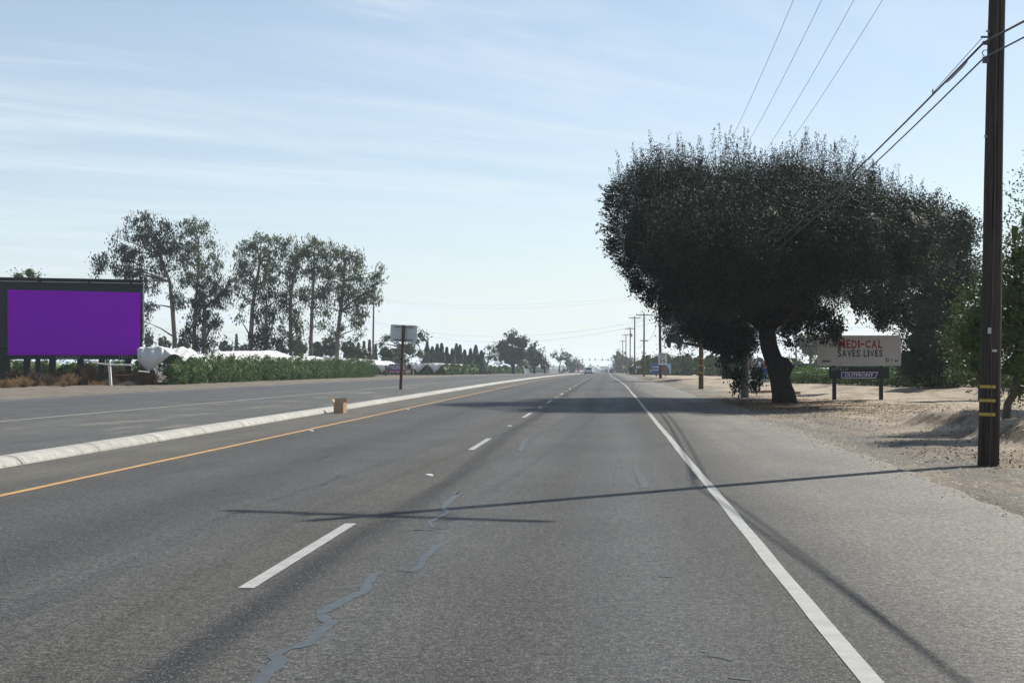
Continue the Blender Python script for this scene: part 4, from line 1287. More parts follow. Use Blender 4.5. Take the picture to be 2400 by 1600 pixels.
mb = MB(); mb.tube([(0, 0, -0.2), (0, 0, 6.2)], [0.075, 0.055], 8); mb.build('shaft', dark_steel_m, lm)
mb = MB(); mb.box((0.3, 0, 6.25), (0.7, 0.22, 0.12)); mb.build('lamp_head', dark_steel_m, lm)

# ================================================================== vehicles
glass_m = simple('car_glass', (0.015, 0.02, 0.025), 0.08, 0.6, vary=0.05)
tyre_b = simple('tyre_rubber', (0.02, 0.02, 0.02), 0.85, 0.2)
rim_m = simple('alloy_rim', (0.35, 0.35, 0.36), 0.35, 0.5, 0.8)
red_l = simple('tail_lamp_red', (0.45, 0.02, 0.02), 0.25, 0.5)
clear_l = simple('head_lamp_clear', (0.75, 0.75, 0.72), 0.15, 0.6)
plate_m = simple('plate_white', (0.6, 0.6, 0.6), 0.5, 0.3)
trim_m = simple('black_plastic_trim', (0.03, 0.03, 0.032), 0.6, 0.3)


def car(loc, rz_, body_m, label, group, Lc=4.6, Wc=1.82, Hc=1.55, style='suv', cat='car'):
    """front faces -y in its own frame"""
    root = tag(empty('car' if cat == 'car' else cat.replace(' ', '_'), loc, rz_), label, cat, group)
    belt = Hc * 0.60
    h = Lc / 2
    prof_ = [(-h, 0.32), (-h, belt * 0.72), (-h + 0.12, belt * 0.86), (-h + 0.95, belt * 0.97), (-h + 1.1, belt), (h - 0.25, belt), (h - 0.04, belt * 0.85), (h, belt * 0.6), (h - 0.02, 0.32), (h - 0.25, 0.22), (-h + 0.2, 0.22)]
    bmn = bmesh.new()
    n = len(prof_)
    xs = (-Wc / 2, -Wc / 2 + 0.10, Wc / 2 - 0.10, Wc / 2)
    rows = []
    for xi, x in enumerate(xs):
        sc_ = 0.97 if xi in (0, 3) else 1.0
        rows.append([bmn.verts.new((x, y * (1 if xi in (1, 2) else 0.985), z * sc_ + (0.01 if xi in (0, 3) else 0))) for y, z in prof_])
    for a, b in zip(rows[:-1], rows[1:]):
        for i in range(n): bmn.faces.new((a[i], a[(i + 1) % n], b[(i + 1) % n], b[i]))
    bmn.faces.new(rows[0][::-1]); bmn.faces.new(rows[-1])
    bmesh.ops.recalc_face_normals(bmn, faces=bmn.faces)
    me = bpy.data.meshes.new('body'); bmn.to_mesh(me); bmn.free()
    link('body', me, body_m, root)
    # cabin
    y0, y1, y2, y3 = {'suv': (-h + 1.05, -h + 1.75, h - 0.45, h - 0.16), 'sedan': (-h + 1.2, -h + 1.9, h - 1.35, h - 0.65), 'truck': (-h + 1.5, -h + 2.05, 0.35, 0.5)}[style]
    wb, wt = Wc / 2 - 0.06, Wc / 2 - 0.22
    vs = [(-wb, y0, belt), (wb, y0, belt), (wb, y3, belt), (-wb, y3, belt), (-wt, y1, Hc - 0.05), (wt, y1, Hc - 0.05), (wt, y2, Hc - 0.05), (-wt, y2, Hc - 0.05),
          (-wt + 0.12, y1 + 0.2, Hc), (wt - 0.12, y1 + 0.2, Hc), (wt - 0.12, y2 - 0.1, Hc), (-wt + 0.12, y2 - 0.1, Hc)]
    fs = [(0, 1, 5, 4), (1, 2, 6, 5), (2, 3, 7, 6), (3, 0, 4, 7), (4, 5, 9, 8), (5, 6, 10, 9), (6, 7, 11, 10), (7, 4, 8, 11), (8, 9, 10, 11)]
    mb = MB(); mb.add(vs, fs); mb.build('cabin', body_m, root)
    V_ = [Vector(q) for q in vs]
    cen = sum(V_[:8], Vector()) / 8

    def pane(a, b, c, d, s0=0.08, s1=0.92, t0=0.12, t1=0.88, name='window'):
        A, B, C, D = V_[a], V_[b], V_[c], V_[d]
        f_ = lambda s_, t_: A.lerp(B, s_).lerp(D.lerp(C, s_), t_)
        q = [f_(s0, t0), f_(s1, t0), f_(s1, t1), f_(s0, t1)]
        nn = (q[1] - q[0]).cross(q[3] - q[0]).normalized()
        if nn.dot(q[0] - cen) < 0: nn = -nn
        mb = MB(); mb.add([p + nn * 0.012 for p in q] + [p - nn * 0.02 for p in q], [(0, 1, 2, 3), (0, 4, 5, 1), (1, 5, 6, 2), (2, 6, 7, 3), (3, 7, 4, 0)]); mb.build(name, glass_m, root)
    pane(0, 1, 5, 4, name='windscreen'); pane(2, 3, 7, 6, name='rear_window')
    for a, b, c, d in ((1, 2, 6, 5), (3, 0, 4, 7)):
        pane(a, b, c, d, 0.12, 0.5); pane(a, b, c, d, 0.54, 0.9)
    for x in (-1, 1):
        for y in (-h + 0.85, h - 0.85):
            mb = MB(); r = 0.34 if style != 'sedan' else 0.32
            mb.tube([(x * (Wc / 2 - 0.19), y, r), (x * (Wc / 2 + 0.012), y, r)], r, 16); wl = mb.build('wheel', tyre_b, root)
            mb = MB(); mb.tube([(x * (Wc / 2 + 0.005), y, r), (x * (Wc / 2 + 0.022), y, r)], r * 0.62, 12); mb.build('rim', rim_m, wl)
        mb = MB(); mb.box((x * (Wc / 2 - 0.17), h - 0.03, belt * 0.83), (0.2, 0.1, 0.24)); mb.build('tail_lamp', red_l, root)
        mb = MB(); mb.box((x * (Wc / 2 - 0.24), -h + 0.03, belt * 0.76), (0.36, 0.1, 0.15)); mb.build('headlight', clear_l, root)
        mb = MB(); mb.box((x * (Wc / 2 + 0.09), y0 + 0.35, belt + 0.06), (0.16, 0.1, 0.13)); mb.build('wing_mirror', body_m, root)
    mb = MB(); mb.box((0, h - 0.01, 0.42), (Wc * 0.94, 0.12, 0.2)); mb.build('rear_bumper', trim_m, root)
    mb = MB(); mb.box((0, -h + 0.01, 0.40), (Wc * 0.94, 0.12, 0.2)); mb.build('front_bumper', trim_m, root)
    mb = MB(); mb.box((0, h + 0.005, 0.72), (0.32, 0.03, 0.16)); mb.build('number_plate', plate_m, root)
    return root


def paint_m(n, c, metal=0.0): return simple(n, c, 0.3, 0.5, metal, vary=0.04)


def on_road(px, Y):
    q = P(px, 870, Y)
    return (q.x, Y, float(np.interp(Y, RY, rz(RY))))


white_p = paint_m('white_car_paint', (0.68, 0.70, 0.72)); silver_p = paint_m('silver_car_paint', (0.38, 0.41, 0.44), 0.3)
car(on_road(1379.5, 318), math.pi, white_p, 'white compact SUV driving away in the lane beside the kerb', 'cars on the road ahead', 4.4, 1.85, 1.68)
car(on_road(1434.5, 500), math.pi, paint_m('dark_red_car_paint', (0.20, 0.03, 0.04)), 'dark red SUV driving away near the white edge line', 'cars on the road ahead', 4.6, 1.9, 1.7)
car(on_road(1421, 760), math.pi, paint_m('dark_blue_car_paint', (0.05, 0.07, 0.11)), 'hazy dark pickup far ahead beside the red SUV', 'cars on the road ahead', 5.2, 2.0, 1.9, 'truck')
car(on_road(1411.5, 900), math.pi, paint_m('grey_car_paint', (0.10, 0.12, 0.15)), 'tiny hazy dark car farthest ahead in the middle of the road', 'cars on the road ahead', 4.6, 1.9, 1.6)
for i, (px, Y, pm, st_, lb) in enumerate([(1347, 640, white_p, 'sedan', 'oncoming white sedan waiting nearest the kerb end'), (1354.5, 655, paint_m('orange_red_paint', (0.40, 0.07, 0.03)), 'sedan', 'oncoming orange red sedan in the waiting queue'),
                                          (1361.5, 670, white_p, 'suv', 'oncoming white SUV third in the waiting queue'), (1369, 690, silver_p, 'sedan', 'oncoming silver sedan next to the white SUV driving away'),
                                          (1393, 800, white_p, 'sedan', 'distant white sedan just past the SUV driving away')]):
    car(on_road(px, Y), 0, pm, lb, 'cars waiting at the signal', style=st_, Hc=1.5 if st_ == 'sedan' else 1.75)
q = P(1942, 880, 116)
car((q.x, 116, gzf(q.x, 116) - 0.05), math.radians(82), white_p, 'white car parked behind the low vines, only its roof showing', None, 4.5, 1.8, 1.36, 'sedan')

# ================================================================== signals and small far signs
sig_m = simple('signal_housing', (0.05, 0.055, 0.05), 0.5, 0.3)
lens_cols = [(0.30, 0.03, 0.02), (0.30, 0.17, 0.02), (0.03, 0.20, 0.10)]
lens_m = [simple('lens_%s' % n, c, 0.3, 0.5) for n, c in zip(('red', 'amber', 'green'), lens_cols)]


def signal(px_pole, arms, Y, label):
    q = P(px_pole, 870, Y)
    zb = float(np.interp(Y, RY, rz(RY)))
    root = tag(empty('traffic_signal', (q.x, Y, zb)), label, 'traffic signal', 'traffic signals at the junction ahead')
    za = P(px_pole, 843.5, Y).z - zb
    xe = P(arms[-1], 850, Y).x - q.x
    mb = MB(); mb.tube([(0, 0, -0.2), (0, 0, za + 0.4)], [0.2, 0.13], 10); mb.build('pole', steel_m, root)
    mb = MB(); mb.tube([(0, 0, za - 0.5), (xe * 0.2, 0, za - 0.05), (xe * 0.6, 0, za + 0.15), (xe, 0, za + 0.2)], [0.13, 0.11, 0.09, 0.06], 8); mb.build('mast_arm', steel_m, root)
    for px in arms:
        x = P(px, 850, Y).x - q.x
        z = za + 0.2 * min(1, abs(x / xe) * 1.3)
        mb = MB(); mb.box((x, -0.15, z + 0.05), (0.46, 0.25, 1.25)); hd = mb.build('signal_head', sig_m, root)
        for k in range(3):
            mb = MB(); mb.tube([(x, -0.26, z + 0.45 - 0.4 * k), (x, -0.30, z + 0.45 - 0.4 * k)], 0.15, 10); mb.build('lens', lens_m[k], hd)
    return root


signal(1441, [1425, 1411.5, 1394.5], 690, 'mast arm traffic signal reaching from the pole side over the road ahead')
signal(1342, [1350.5, 1364.7, 1382.2], 700, 'mast arm traffic signal reaching from the far median over the road')


def small_sign(name, px, py, Y, w_, h_, m, label, cat, diamond=False, post=1):
    q = P(px, py, Y); zg_ = gzf(q.x, Y)
    r = tag(empty(name, (q.x, Y, zg_)), label, cat)
    zc_ = q.z - zg_
    mb = MB()
    if diamond: mb.box((0, 0, zc_), (w_, 0.03, w_), M=Matrix.Rotation(math.pi / 4, 3, 'Y'))
    else: mb.box((0, 0, zc_), (w_, 0.06, h_))
    mb.build('sign_panel', m, r)
    for x in ([0] if post == 1 else [-w_ * 0.35, w_ * 0.35]):
        mb = MB(); mb.tube([(x, 0.07, -0.2), (x, 0.07, zc_ + h_ * 0.3)], 0.05, 6); mb.build('post', dark_steel_m, r)
    return r


small_sign('warning_sign', 1462, 860, 470, 0.9, 0.9, simple('yellow_sign_face', (0.55, 0.36, 0.02), 0.5, 0.4), 'yellow diamond warning sign between two far utility poles', 'warning sign', True)
small_sign('roadside_sign', 1497, 859.5, 285, 1.2, 0.6, simple('faded_white_board', (0.52, 0.50, 0.52), 0.6, 0.2), 'faded white roadside board by the orchard past the two-crossarm pole', 'sign', post=2)
small_sign('roadside_sign', 1491, 870, 290, 0.45, 0.85, simple('pale_board', (0.48, 0.52, 0.55), 0.6, 0.2), 'small upright pale board beside the tall bare utility pole', 'sign')
q = P(1481, 873, 305); zg_ = gzf(q.x, 305)
cbx = tag(empty('equipment_cabinet', (q.x, 305, zg_)), 'pale grey equipment cabinet between two utility poles', 'cabinet')
mb = MB(); mb.box((0, 0, 0.62), (0.75, 0.7, 1.15)); mb.build('housing', simple('pale_grey_enamel', (0.34, 0.39, 0.43), 0.5, 0.4), cbx)
mb = MB(); mb.box((0, 0, 1.23), (0.82, 0.78, 0.07)); mb.build('lid', steel_m, cbx)
mb = MB(); mb.box((0, 0, -0.05), (0.9, 0.85, 0.2)); mb.build('plinth', conc_m, cbx)
small_sign('roadside_sign', 1317, 873, 430, 1.3, 0.75, simple('pinkish_banner', (0.45, 0.25, 0.30), 0.6, 0.2), 'tiny pinkish banner sign by the far vine rows', 'sign', post=2)
small_sign('roadside_sign', 1239, 868, 420, 0.8, 0.7, simple('pale_lilac_board', (0.42, 0.38, 0.42), 0.6, 0.2), 'tiny pale board in front of the far dark trees', 'sign', post=2)
mb = MB(); q = P(1333, 876, 460); mb.box((0, 0, 0.75), (0.45, 0.45, 1.7)); o = mb.build('stone_pillar', simple('pale_stone', (0.42, 0.42, 0.38), 0.8, 0.2), None); o.location = (q.x, 460, gzf(q.x, 460) + 0.0)
tag(o, 'pale gate pillar near the far end of the kerb', 'pillar')
# ================================================================== vegetation
bark_dark = simple('rough_dark_bark', (0.022, 0.018, 0.015), 0.95, 0.1, vary=0.5, scale=5, stretch=(5, 5, 0.9), bump=1.0, bscale=9)
bark_pale = simple('pale_smooth_bark', (0.15, 0.13, 0.108), 0.85, 0.1, vary=0.35, scale=3, stretch=(3, 3, 0.4), bump=0.4, bscale=8)
bark_brown = simple('brown_bark', (0.10, 0.08, 0.062), 0.95, 0.1, vary=0.4, scale=4, stretch=(5, 5, 0.8), bump=0.8, bscale=9)

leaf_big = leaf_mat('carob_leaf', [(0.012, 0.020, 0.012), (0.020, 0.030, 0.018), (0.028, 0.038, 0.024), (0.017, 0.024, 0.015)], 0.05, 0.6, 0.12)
leaf_back = leaf_mat('dark_oak_leaf', [(0.016, 0.027, 0.018), (0.024, 0.036, 0.021), (0.030, 0.041, 0.025)], 0.08, 0.6, 0.12)
leaf_euc = leaf_mat('gum_leaf', [(0.070, 0.092, 0.056), (0.095, 0.118, 0.066), (0.118, 0.138, 0.078), (0.082, 0.104, 0.068)], 0.30, 0.55, 0.2)
leaf_vine = leaf_mat('vine_leaf', [(0.054, 0.10, 0.030), (0.078, 0.132, 0.038), (0.104, 0.150, 0.046), (0.062, 0.108, 0.034)], 0.2, 0.6, 0.15)
leaf_orch = leaf_mat('orchard_leaf', [(0.042, 0.070, 0.020), (0.058, 0.090, 0.025), (0.075, 0.108, 0.032), (0.090, 0.118, 0.040)], 0.26, 0.5, 0.22)
leaf_far = leaf_mat('far_leaf', [(0.030, 0.048, 0.026), (0.045, 0.064, 0.032), (0.060, 0.076, 0.040)], 0.18, 0.5, 0.3)
leaf_con = leaf_mat('conifer_needle', [(0.018, 0.034, 0.024), (0.028, 0.046, 0.030)], 0.08, 0.6, 0.2)
dry_m = leaf_mat('dry_weed', [(0.085, 0.058, 0.038), (0.12, 0.085, 0.055), (0.16, 0.11, 0.07)], 0.1, 0.9, 0.1)
dry_gold = leaf_mat('dry_grass', [(0.24, 0.17, 0.09), (0.30, 0.20, 0.11), (0.22, 0.13, 0.07)], 0.2, 0.9, 0.1)
litter_m = leaf_mat('fallen_leaf', [(0.13, 0.085, 0.05), (0.18, 0.12, 0.07), (0.09, 0.065, 0.045), (0.22, 0.16, 0.10)], 0.1, 0.8, 0.15)


def unit(n):
    a = RNG.normal(size=(n, 3)); return a / np.linalg.norm(a, axis=1, keepdims=True)


def quads(C, length, width, droop=0.0, axis=None, spread=0.5):
    """diamond leaves at C; axis: preferred direction of the leaf blade"""
    n = len(C)
    a = unit(n)
    if axis is not None:
        a = a * spread + np.asarray(axis)
        a /= np.linalg.norm(a, axis=1, keepdims=True)
    b = np.cross(a, unit(n)); b /= np.linalg.norm(b, axis=1, keepdims=True) + 1e-9
    sc = RNG.uniform(0.7, 1.3, (n, 1))
    l = a * length / 2 * sc; w_ = b * width / 2 * sc
    V = np.stack([C - l, C + w_ - l * 0.1, C + l, C - w_ - l * 0.1], 1).reshape(-1, 3)
    F = np.arange(4 * n).reshape(-1, 4)
    return V, F


def blob_points(c, r, n, per=36, sig=0.26, inner=0.55, lump=0.3, flat=0.0):
    """clumped points filling an uneven ellipsoid, most of them toward its skin"""
    m = max(1, n // per)
    d = unit(m)
    ph = RNG.uniform(0, 6.28, 3)
    lum = 1 + lump * (np.sin(d[:, 0] * 4 + ph[0]) * np.sin(d[:, 1] * 4 + ph[1]) + 0.6 * np.sin(d[:, 2] * 6 + ph[2]))
    rad = (inner + (1 - inner) * np.sqrt(RNG.uniform(0, 1, m))) * lum
    C = d * rad[:, None] * np.asarray(r)
    C = np.repeat(C, per, 0)
    C = C + RNG.normal(size=C.shape) * sig * RNG.uniform(0.5, 1.4, (m, 1)).repeat(per, 0)
    return C + np.asarray(c)


def core(c, r, k=0.62, n=10, seed=0):
    """uneven closed hull of shaded inner foliage"""
    th = np.linspace(0, math.pi, n); ph = np.linspace(0, 2 * math.pi, 2 * n, endpoint=False)
    T, Q = np.meshgrid(th, ph, indexing='ij')
    d = np.stack([np.sin(T) * np.cos(Q), np.sin(T) * np.sin(Q), np.cos(T)], -1).reshape(-1, 3)
    lum = 1 + 0.22 * np.sin(d[:, 0] * 5 + seed) * np.sin(d[:, 1] * 5 + seed * 2) + 0.12 * np.sin(d[:, 2] * 9 + seed)
    V = d * (k * lum)[:, None] * np.asarray(r) + np.asarray(c)
    m = 2 * n
    F = np.array([(i * m + j, i * m + (j + 1) % m, (i + 1) * m + (j + 1) % m, (i + 1) * m + j) for i in range(n - 1) for j in range(m)])
    return V, F


class Cloud:
    def __init__(self): self.V = []; self.F = []; self.n = 0

    def add(self, VF):
        V, F = VF
        self.V.append(V); self.F.append(F + self.n); self.n += len(V)

    def build(self, name, m, parent=None):
        return link(name, np_mesh(name, np.concatenate(self.V), np.concatenate(self.F)), m, parent)


def local(root, pts):
    return [Vector(p) - root.location for p in pts]


# ------------------------------------------------------------------ the big pruned tree
YT = 56.0
gT = G(1840, 944)
tree = tag(empty('shade_tree', (gT.x, gT.y, gzf(gT.x, gT.y))), 'huge dark evergreen with a clipped boxy crown and a thick trunk by the shoulder', 'tree')
o0 = np.array(tree.location)
kT = YT / FPX
mb = MB()
d_ = gT.y / FPX
tp = [P(1841, 950, gT.y), P(1836, 920, gT.y), P(1826, 885, gT.y + 0.1), P(1816, 850, gT.y + 0.3), P(1803, 815, gT.y + 0.6), P(1797, 770, gT.y + 1.0), P(1793, 720, gT.y + 1.6), P(1790, 640, gT.y + 2.2)]
rr = [31, 25.5, 22.5, 20.5, 20, 19, 17, 12]
tp[0].z = tree.location.z - 0.25
mb.tube(local(tree, tp), [x * d_ for x in rr], 18)
tr = mb.build('trunk', bark_dark, tree, True)
for v in tr.data.vertices:                              # fluted, knotty bole
    a = math.atan2(v.co.y, v.co.x - (0.0))
    k = 1 + 0.05 * math.sin(a * 5 + v.co.z * 1.3) + 0.03 * math.sin(a * 9 - v.co.z * 2)
    v.co.x = v.co.x + (k - 1) * 0.45 * math.cos(a); v.co.y = v.co.y + (k - 1) * 0.45 * math.sin(a)
mb = MB()
kn = P(1840, 866, gT.y) - tree.location
mb.tube([kn + Vector((-0.25, 0, -0.35)), kn + Vector((-0.08, 0, -0.12)), kn + Vector((0.02, 0, 0.1)), kn + Vector((-0.1, 0, 0.3)), kn + Vector((-0.3, 0, 0.5))], [0.12, 0.3, 0.33, 0.26, 0.1], 10)
mb.build('burl', bark_dark, tree, True)
# px, py, rx, ry (photo px), depth offset, depth radius
BT = [(1545, 555, 105, 130, 0, 3.2), (1600, 480, 120, 105, 0.5, 3.0), (1650, 610, 150, 130, -1.0, 3.6), (1705, 500, 150, 120, 1.0, 3.6), (1780, 590, 150, 140, 0, 4.0), (1850, 480, 140, 105, 1.0, 3.6),
      (1915, 580, 130, 120, -0.5, 3.4), (1975, 510, 125, 100, 1.2, 3.2), (2055, 560, 105, 110, -6.0, 2.8), (2120, 560, 80, 90, -7.0, 2.6),
      (1500, 520, 65, 75, 0, 2.0), (1496, 452, 52, 60, 0.5, 2.2), (1545, 420, 62, 60, 0.5, 2.4), (1518, 590, 52, 62, 0.5, 2.0), (1592, 668, 58, 42, 0.0, 2.2), (1640, 715, 75, 70, 0.5, 2.4), (1715, 740, 70, 78, 0, 2.4), (1770, 730, 70, 85, 1.5, 2.4), (1850, 700, 85, 75, 0, 2.6), (2030, 650, 85, 55, -5.5, 2.4), (1960, 650, 70, 55, 0, 2.0)]
BT += [(1620, 560, 110, 110, -6.5, 3.4), (1760, 560, 150, 130, -7.0, 3.6), (1900, 560, 120, 110, -6.0, 3.4), (2000, 560, 95, 100, -9.0, 3.0), (2080, 540, 80, 90, 1.5, 2.8), (1630, 540, 110, 110, 6.5, 3.6), (1760, 520, 150, 120, 8.0, 3.8), (1900, 530, 120, 110, 7.5, 3.6), (2010, 540, 100, 100, 7.0, 3.2), (1690, 640, 100, 80, 6.0, 3.0), (1700, 660, 100, 70, -5.0, 3.0), (1850, 650, 90, 60, -5.0, 3.0)]
BH = [(1492, 668, 16, 22), (1525, 700, 16, 22), (1556, 722, 18, 22), (1610, 768, 18, 26), (1870, 700, 30, 50), (1720, 815, 38, 55), (1748, 812, 30, 28), (1690, 790, 45, 45), (1655, 770, 30, 40), (1850, 775, 26, 42), (1885, 735, 28, 50), (1912, 745, 22, 50), (1945, 760, 26, 45), (1962, 775, 13, 22), (2018, 705, 22, 40), (2055, 720, 18, 50), (2068, 755, 12, 28), (2100, 705, 25, 40), (2125, 745, 12, 30),
      (1775, 885, 11, 26), (1768, 905, 7, 14), (1725, 885, 12, 20), (1728, 905, 7, 14)]
cl = Cloud()
for i, (px, py, rx, ry, dy_, ry_) in enumerate(BT):
    c = np.array(P(px, py, YT + dy_)) - o0
    r = (rx * kT, ry_, ry * kT)
    area = 4 * math.pi * ((r[0] * r[1]) ** 1.6 / 3 + (r[0] * r[2]) ** 1.6 / 3 + (r[1] * r[2]) ** 1.6 / 3) ** (1 / 1.6)
    if i < 10 or i > 20:
        kc = 0.66 if i < 10 else 0.55
        cv, cf = core(c, r, kc, 9, i)
        cl.add((cv, cf))
        m_ = int(area * 170)
        pk = cf[RNG.integers(0, len(cf), m_)]
        wts = RNG.dirichlet((1, 1, 1, 1), m_)
        sp_ = np.einsum('nk,nkj->nj', wts, cv[pk])
        cl.add(quads((sp_ - c) * RNG.uniform(1.0, 1.13, (m_, 1)) + c + RNG.normal(size=sp_.shape) * 0.06, 0.085, 0.045))
    pts = blob_points(c, r, int(area * 300), 34, 0.18, 0.62, 0.20)
    cl.add(quads(pts, 0.07, 0.038))
for px, py, rx, ry in BH:                              # hanging tassels under the crown
    c = np.array(P(px, py, YT - 1.0 + RNG.uniform(-0.6, 1.4))) - o0
    r = (rx * kT, max(0.35, rx * kT * 0.8), ry * kT)
    n = int(900 * (rx * ry) / 900) + 140
    pts = blob_points(c, r, n, 16, 0.12, 0.2, 0.3)
    cl.add(quads(pts, 0.12, 0.065, axis=(0, 0, -1), spread=0.9))
# upright whips on the crown's top and shaggy tips at its sides
tops = [(1436, 440), (1470, 395), (1500, 372), (1540, 350), (1580, 355), (1640, 350), (1690, 340), (1740, 350), (1775, 375), (1810, 372), (1850, 350), (1900, 340), (1950, 350), (2000, 365), (2060, 385), (2110, 420), (2160, 445), (2200, 470)]


def top_at(px):
    for (xa, ya), (xb, yb) in zip(tops[:-1], tops[1:]):
        if xa <= px <= xb: return ya + (yb - ya) * (px - xa) / (xb - xa)
    return 470


for k in range(900):
    px = RNG.uniform(1440, 2190)
    dpt = RNG.uniform(-5.0, 5.0)
    hgt = RNG.uniform(0.35, 1.35) ** 1.3 * (1.0 if px < 2000 else 0.65)
    yb = top_at(px) + RNG.uniform(52, 135) * (0.6 + abs(dpt) / 6)
    b0 = np.array(P(px, yb, YT + dpt)) - o0
    hgt = hgt + 0.35
    n = int(hgt * 60)
    tt_ = RNG.uniform(0, 1, n) ** 0.85
    lean_ = np.array([RNG.normal(0, 0.10) + (px - 1780) / 3600, RNG.normal(0, 0.12), 1.0])
    C = b0 + tt_[:, None] * hgt * lean_ + np.stack([0.16 * tt_ ** 2 * math.sin(k), 0 * tt_, 0 * tt_], 1)
    C = C + RNG.normal(size=C.shape) * (0.10 * (1 - tt_) + 0.018)[:, None]
    cl.add(quads(C, 0.065, 0.026, axis=(0, 0, 1), spread=0.7))
for k in range(150):
    py = RNG.uniform(430, 690)
    px = 1430 + 60 * ((py - 520) / 170) ** 2 + (0 if py < 600 else (py - 600) * 0.35) + RNG.uniform(-4, 26)
    b0 = np.array(P(px, py, YT + RNG.uniform(-1.2, 1.6))) - o0
    n = 26; tt_ = RNG.uniform(0, 1, n)
    C = b0 + tt_[:, None] * np.array([-0.55, RNG.normal(0, 0.2), RNG.normal(0.12, 0.2)]) * RNG.uniform(0.4, 1.15)
    C = C + RNG.normal(size=C.shape) * 0.05
    cl.add(quads(C, 0.11, 0.055, axis=(-1, 0, 0.2), spread=0.8))
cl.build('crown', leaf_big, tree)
mb = MB()
forkz = tp[5] - tree.location
for i in (1, 2, 4, 5, 7, 8, 9, 13, 16, 17):
    px, py, rx, ry, dy_, _ = BT[i]
    c = P(px, py + ry * 0.2, YT + dy_) - tree.location
    mid = forkz.lerp(c, 0.5) + Vector((0, 0, 0.35))
    mb = MB()
    mb.tube([forkz, mid, c], [0.26, 0.17, 0.05], 7)
    mb.build('limb', bark_dark, tree, True)


# ------------------------------------------------------------------ generic leafy trees
def leafy(name, label, cat, group, base, blobs, Y, leaf, bark, trunk, llen, lwid, dens, per=24, sig=0.25, inner=0.5, lump=0.3, cores=0.0, axis=None, spread=0.8, depth=0.8, limbs=True, zbase=None):
    """blobs: px, py, rx, ry in photo px; trunk: list of px, py, radius px from the ground upward"""
    zb = gzf(base[0], Y) if zbase is None else zbase
    root = tag(empty(name, (base[0], Y, zb)), label, cat, group)
    o0 = np.array(root.location); k = Y / FPX
    cl = Cloud()
    cs = []
    for i, bl_ in enumerate(blobs):
        px, py, rx, ry = bl_[:4]
        dy_ = bl_[4] if len(bl_) > 4 else RNG.uniform(-0.35, 0.35) * rx * k
        c = np.array(P(px, py, Y + dy_)) - o0
        r = (rx * k, rx * k * depth, ry * k)
        if cores: cl.add(core(c, r, cores, 7, i * 1.7))
        area = 4 * math.pi * (r[0] * r[2] + r[1] * r[2] + r[0] * r[1]) / 3
        pts = blob_points(c, r, max(per, int(area * dens)), per, sig, inner, lump)
        pts[:, 2] = np.maximum(pts[:, 2], 0.05)
        cl.add(quads(pts, llen, lwid, axis=axis, spread=spread))
        cs.append((c, r))
    cl.build('crown', leaf, root)
    if trunk:
        mb = MB()
        tp = local(root, [P(px, py, Y) for px, py, _ in trunk])
        tp[0].z = -0.25; 
        if len(tp) > 1 and tp[1].z < 0.3: tp[1].z = 0.3
        mb.tube(tp, [r_ * k for _, _, r_ in trunk], 9)
        mb.build('trunk', bark, root, True)
        if limbs:
            for c, r in cs:
                mb = MB()
                c = Vector(c)
                best = min(tp[1:] or tp, key=lambda q: (q - c).length + max(0, q.z - c.z) * 2)
                if (best - c).length < 0.3: continue
                r0 = trunk[-1][2] * k * 0.8
                mb.tube([best, best.lerp(c, 0.5) + Vector((0, 0, 0.04 * (best - c).length)), c], [r0, r0 * 0.6, r0 * 0.2], 5)
                mb.build('limb', bark, root, True)
    return root


# second tree behind, its crown reaching the vine row
leafy('shade_tree', 'broad dark tree whose crown reaches down behind the billboard posts and striped pole', 'tree', None, (P(2195, 900, 70).x, 70),
      [(2175, 540, 95, 80), (2225, 580, 75, 90), (2120, 610, 80, 75), (2190, 640, 100, 90), (2245, 660, 55, 90), (2110, 700, 45, 55), (2160, 730, 75, 70), (2230, 740, 60, 80), (2170, 800, 62, 60), (2230, 820, 65, 60), (2130, 850, 40, 45), (2185, 860, 60, 45), (2060, 700, 35, 45), (2258, 545, 40, 50),
       (2075, 745, 14, 35), (2095, 735, 16, 30)],
      70, leaf_back, bark_dark, [(2195, 905, 17), (2195, 860, 15), (2190, 780, 12), (2185, 700, 9)], 0.15, 0.075, 105, 26, 0.22, 0.6, 0.2, cores=0.62)
# third tree further on, hanging over the footway
leafy('shade_tree', 'dark hanging tree farther back, its boughs drooping behind the speed sign pole', 'tree', None, (P(1703, 885, 128).x, 128),
      [(1590, 730, 45, 50), (1565, 740, 28, 45), (1640, 740, 55, 60), (1700, 740, 60, 70), (1580, 785, 24, 40), (1568, 800, 12, 28), (1592, 800, 14, 30), (1625, 780, 22, 30), (1640, 800, 10, 20), (1655, 790, 20, 30), (1700, 800, 40, 40), (1740, 780, 50, 60), (1660, 690, 70, 50), (1735, 830, 30, 25)],
      128, leaf_back, bark_dark, [(1703, 886, 12), (1702, 870, 10), (1700, 830, 8), (1700, 760, 6)], 0.22, 0.11, 34, 22, 0.3, 0.5, 0.25, cores=0.5, axis=(0, 0, -1))
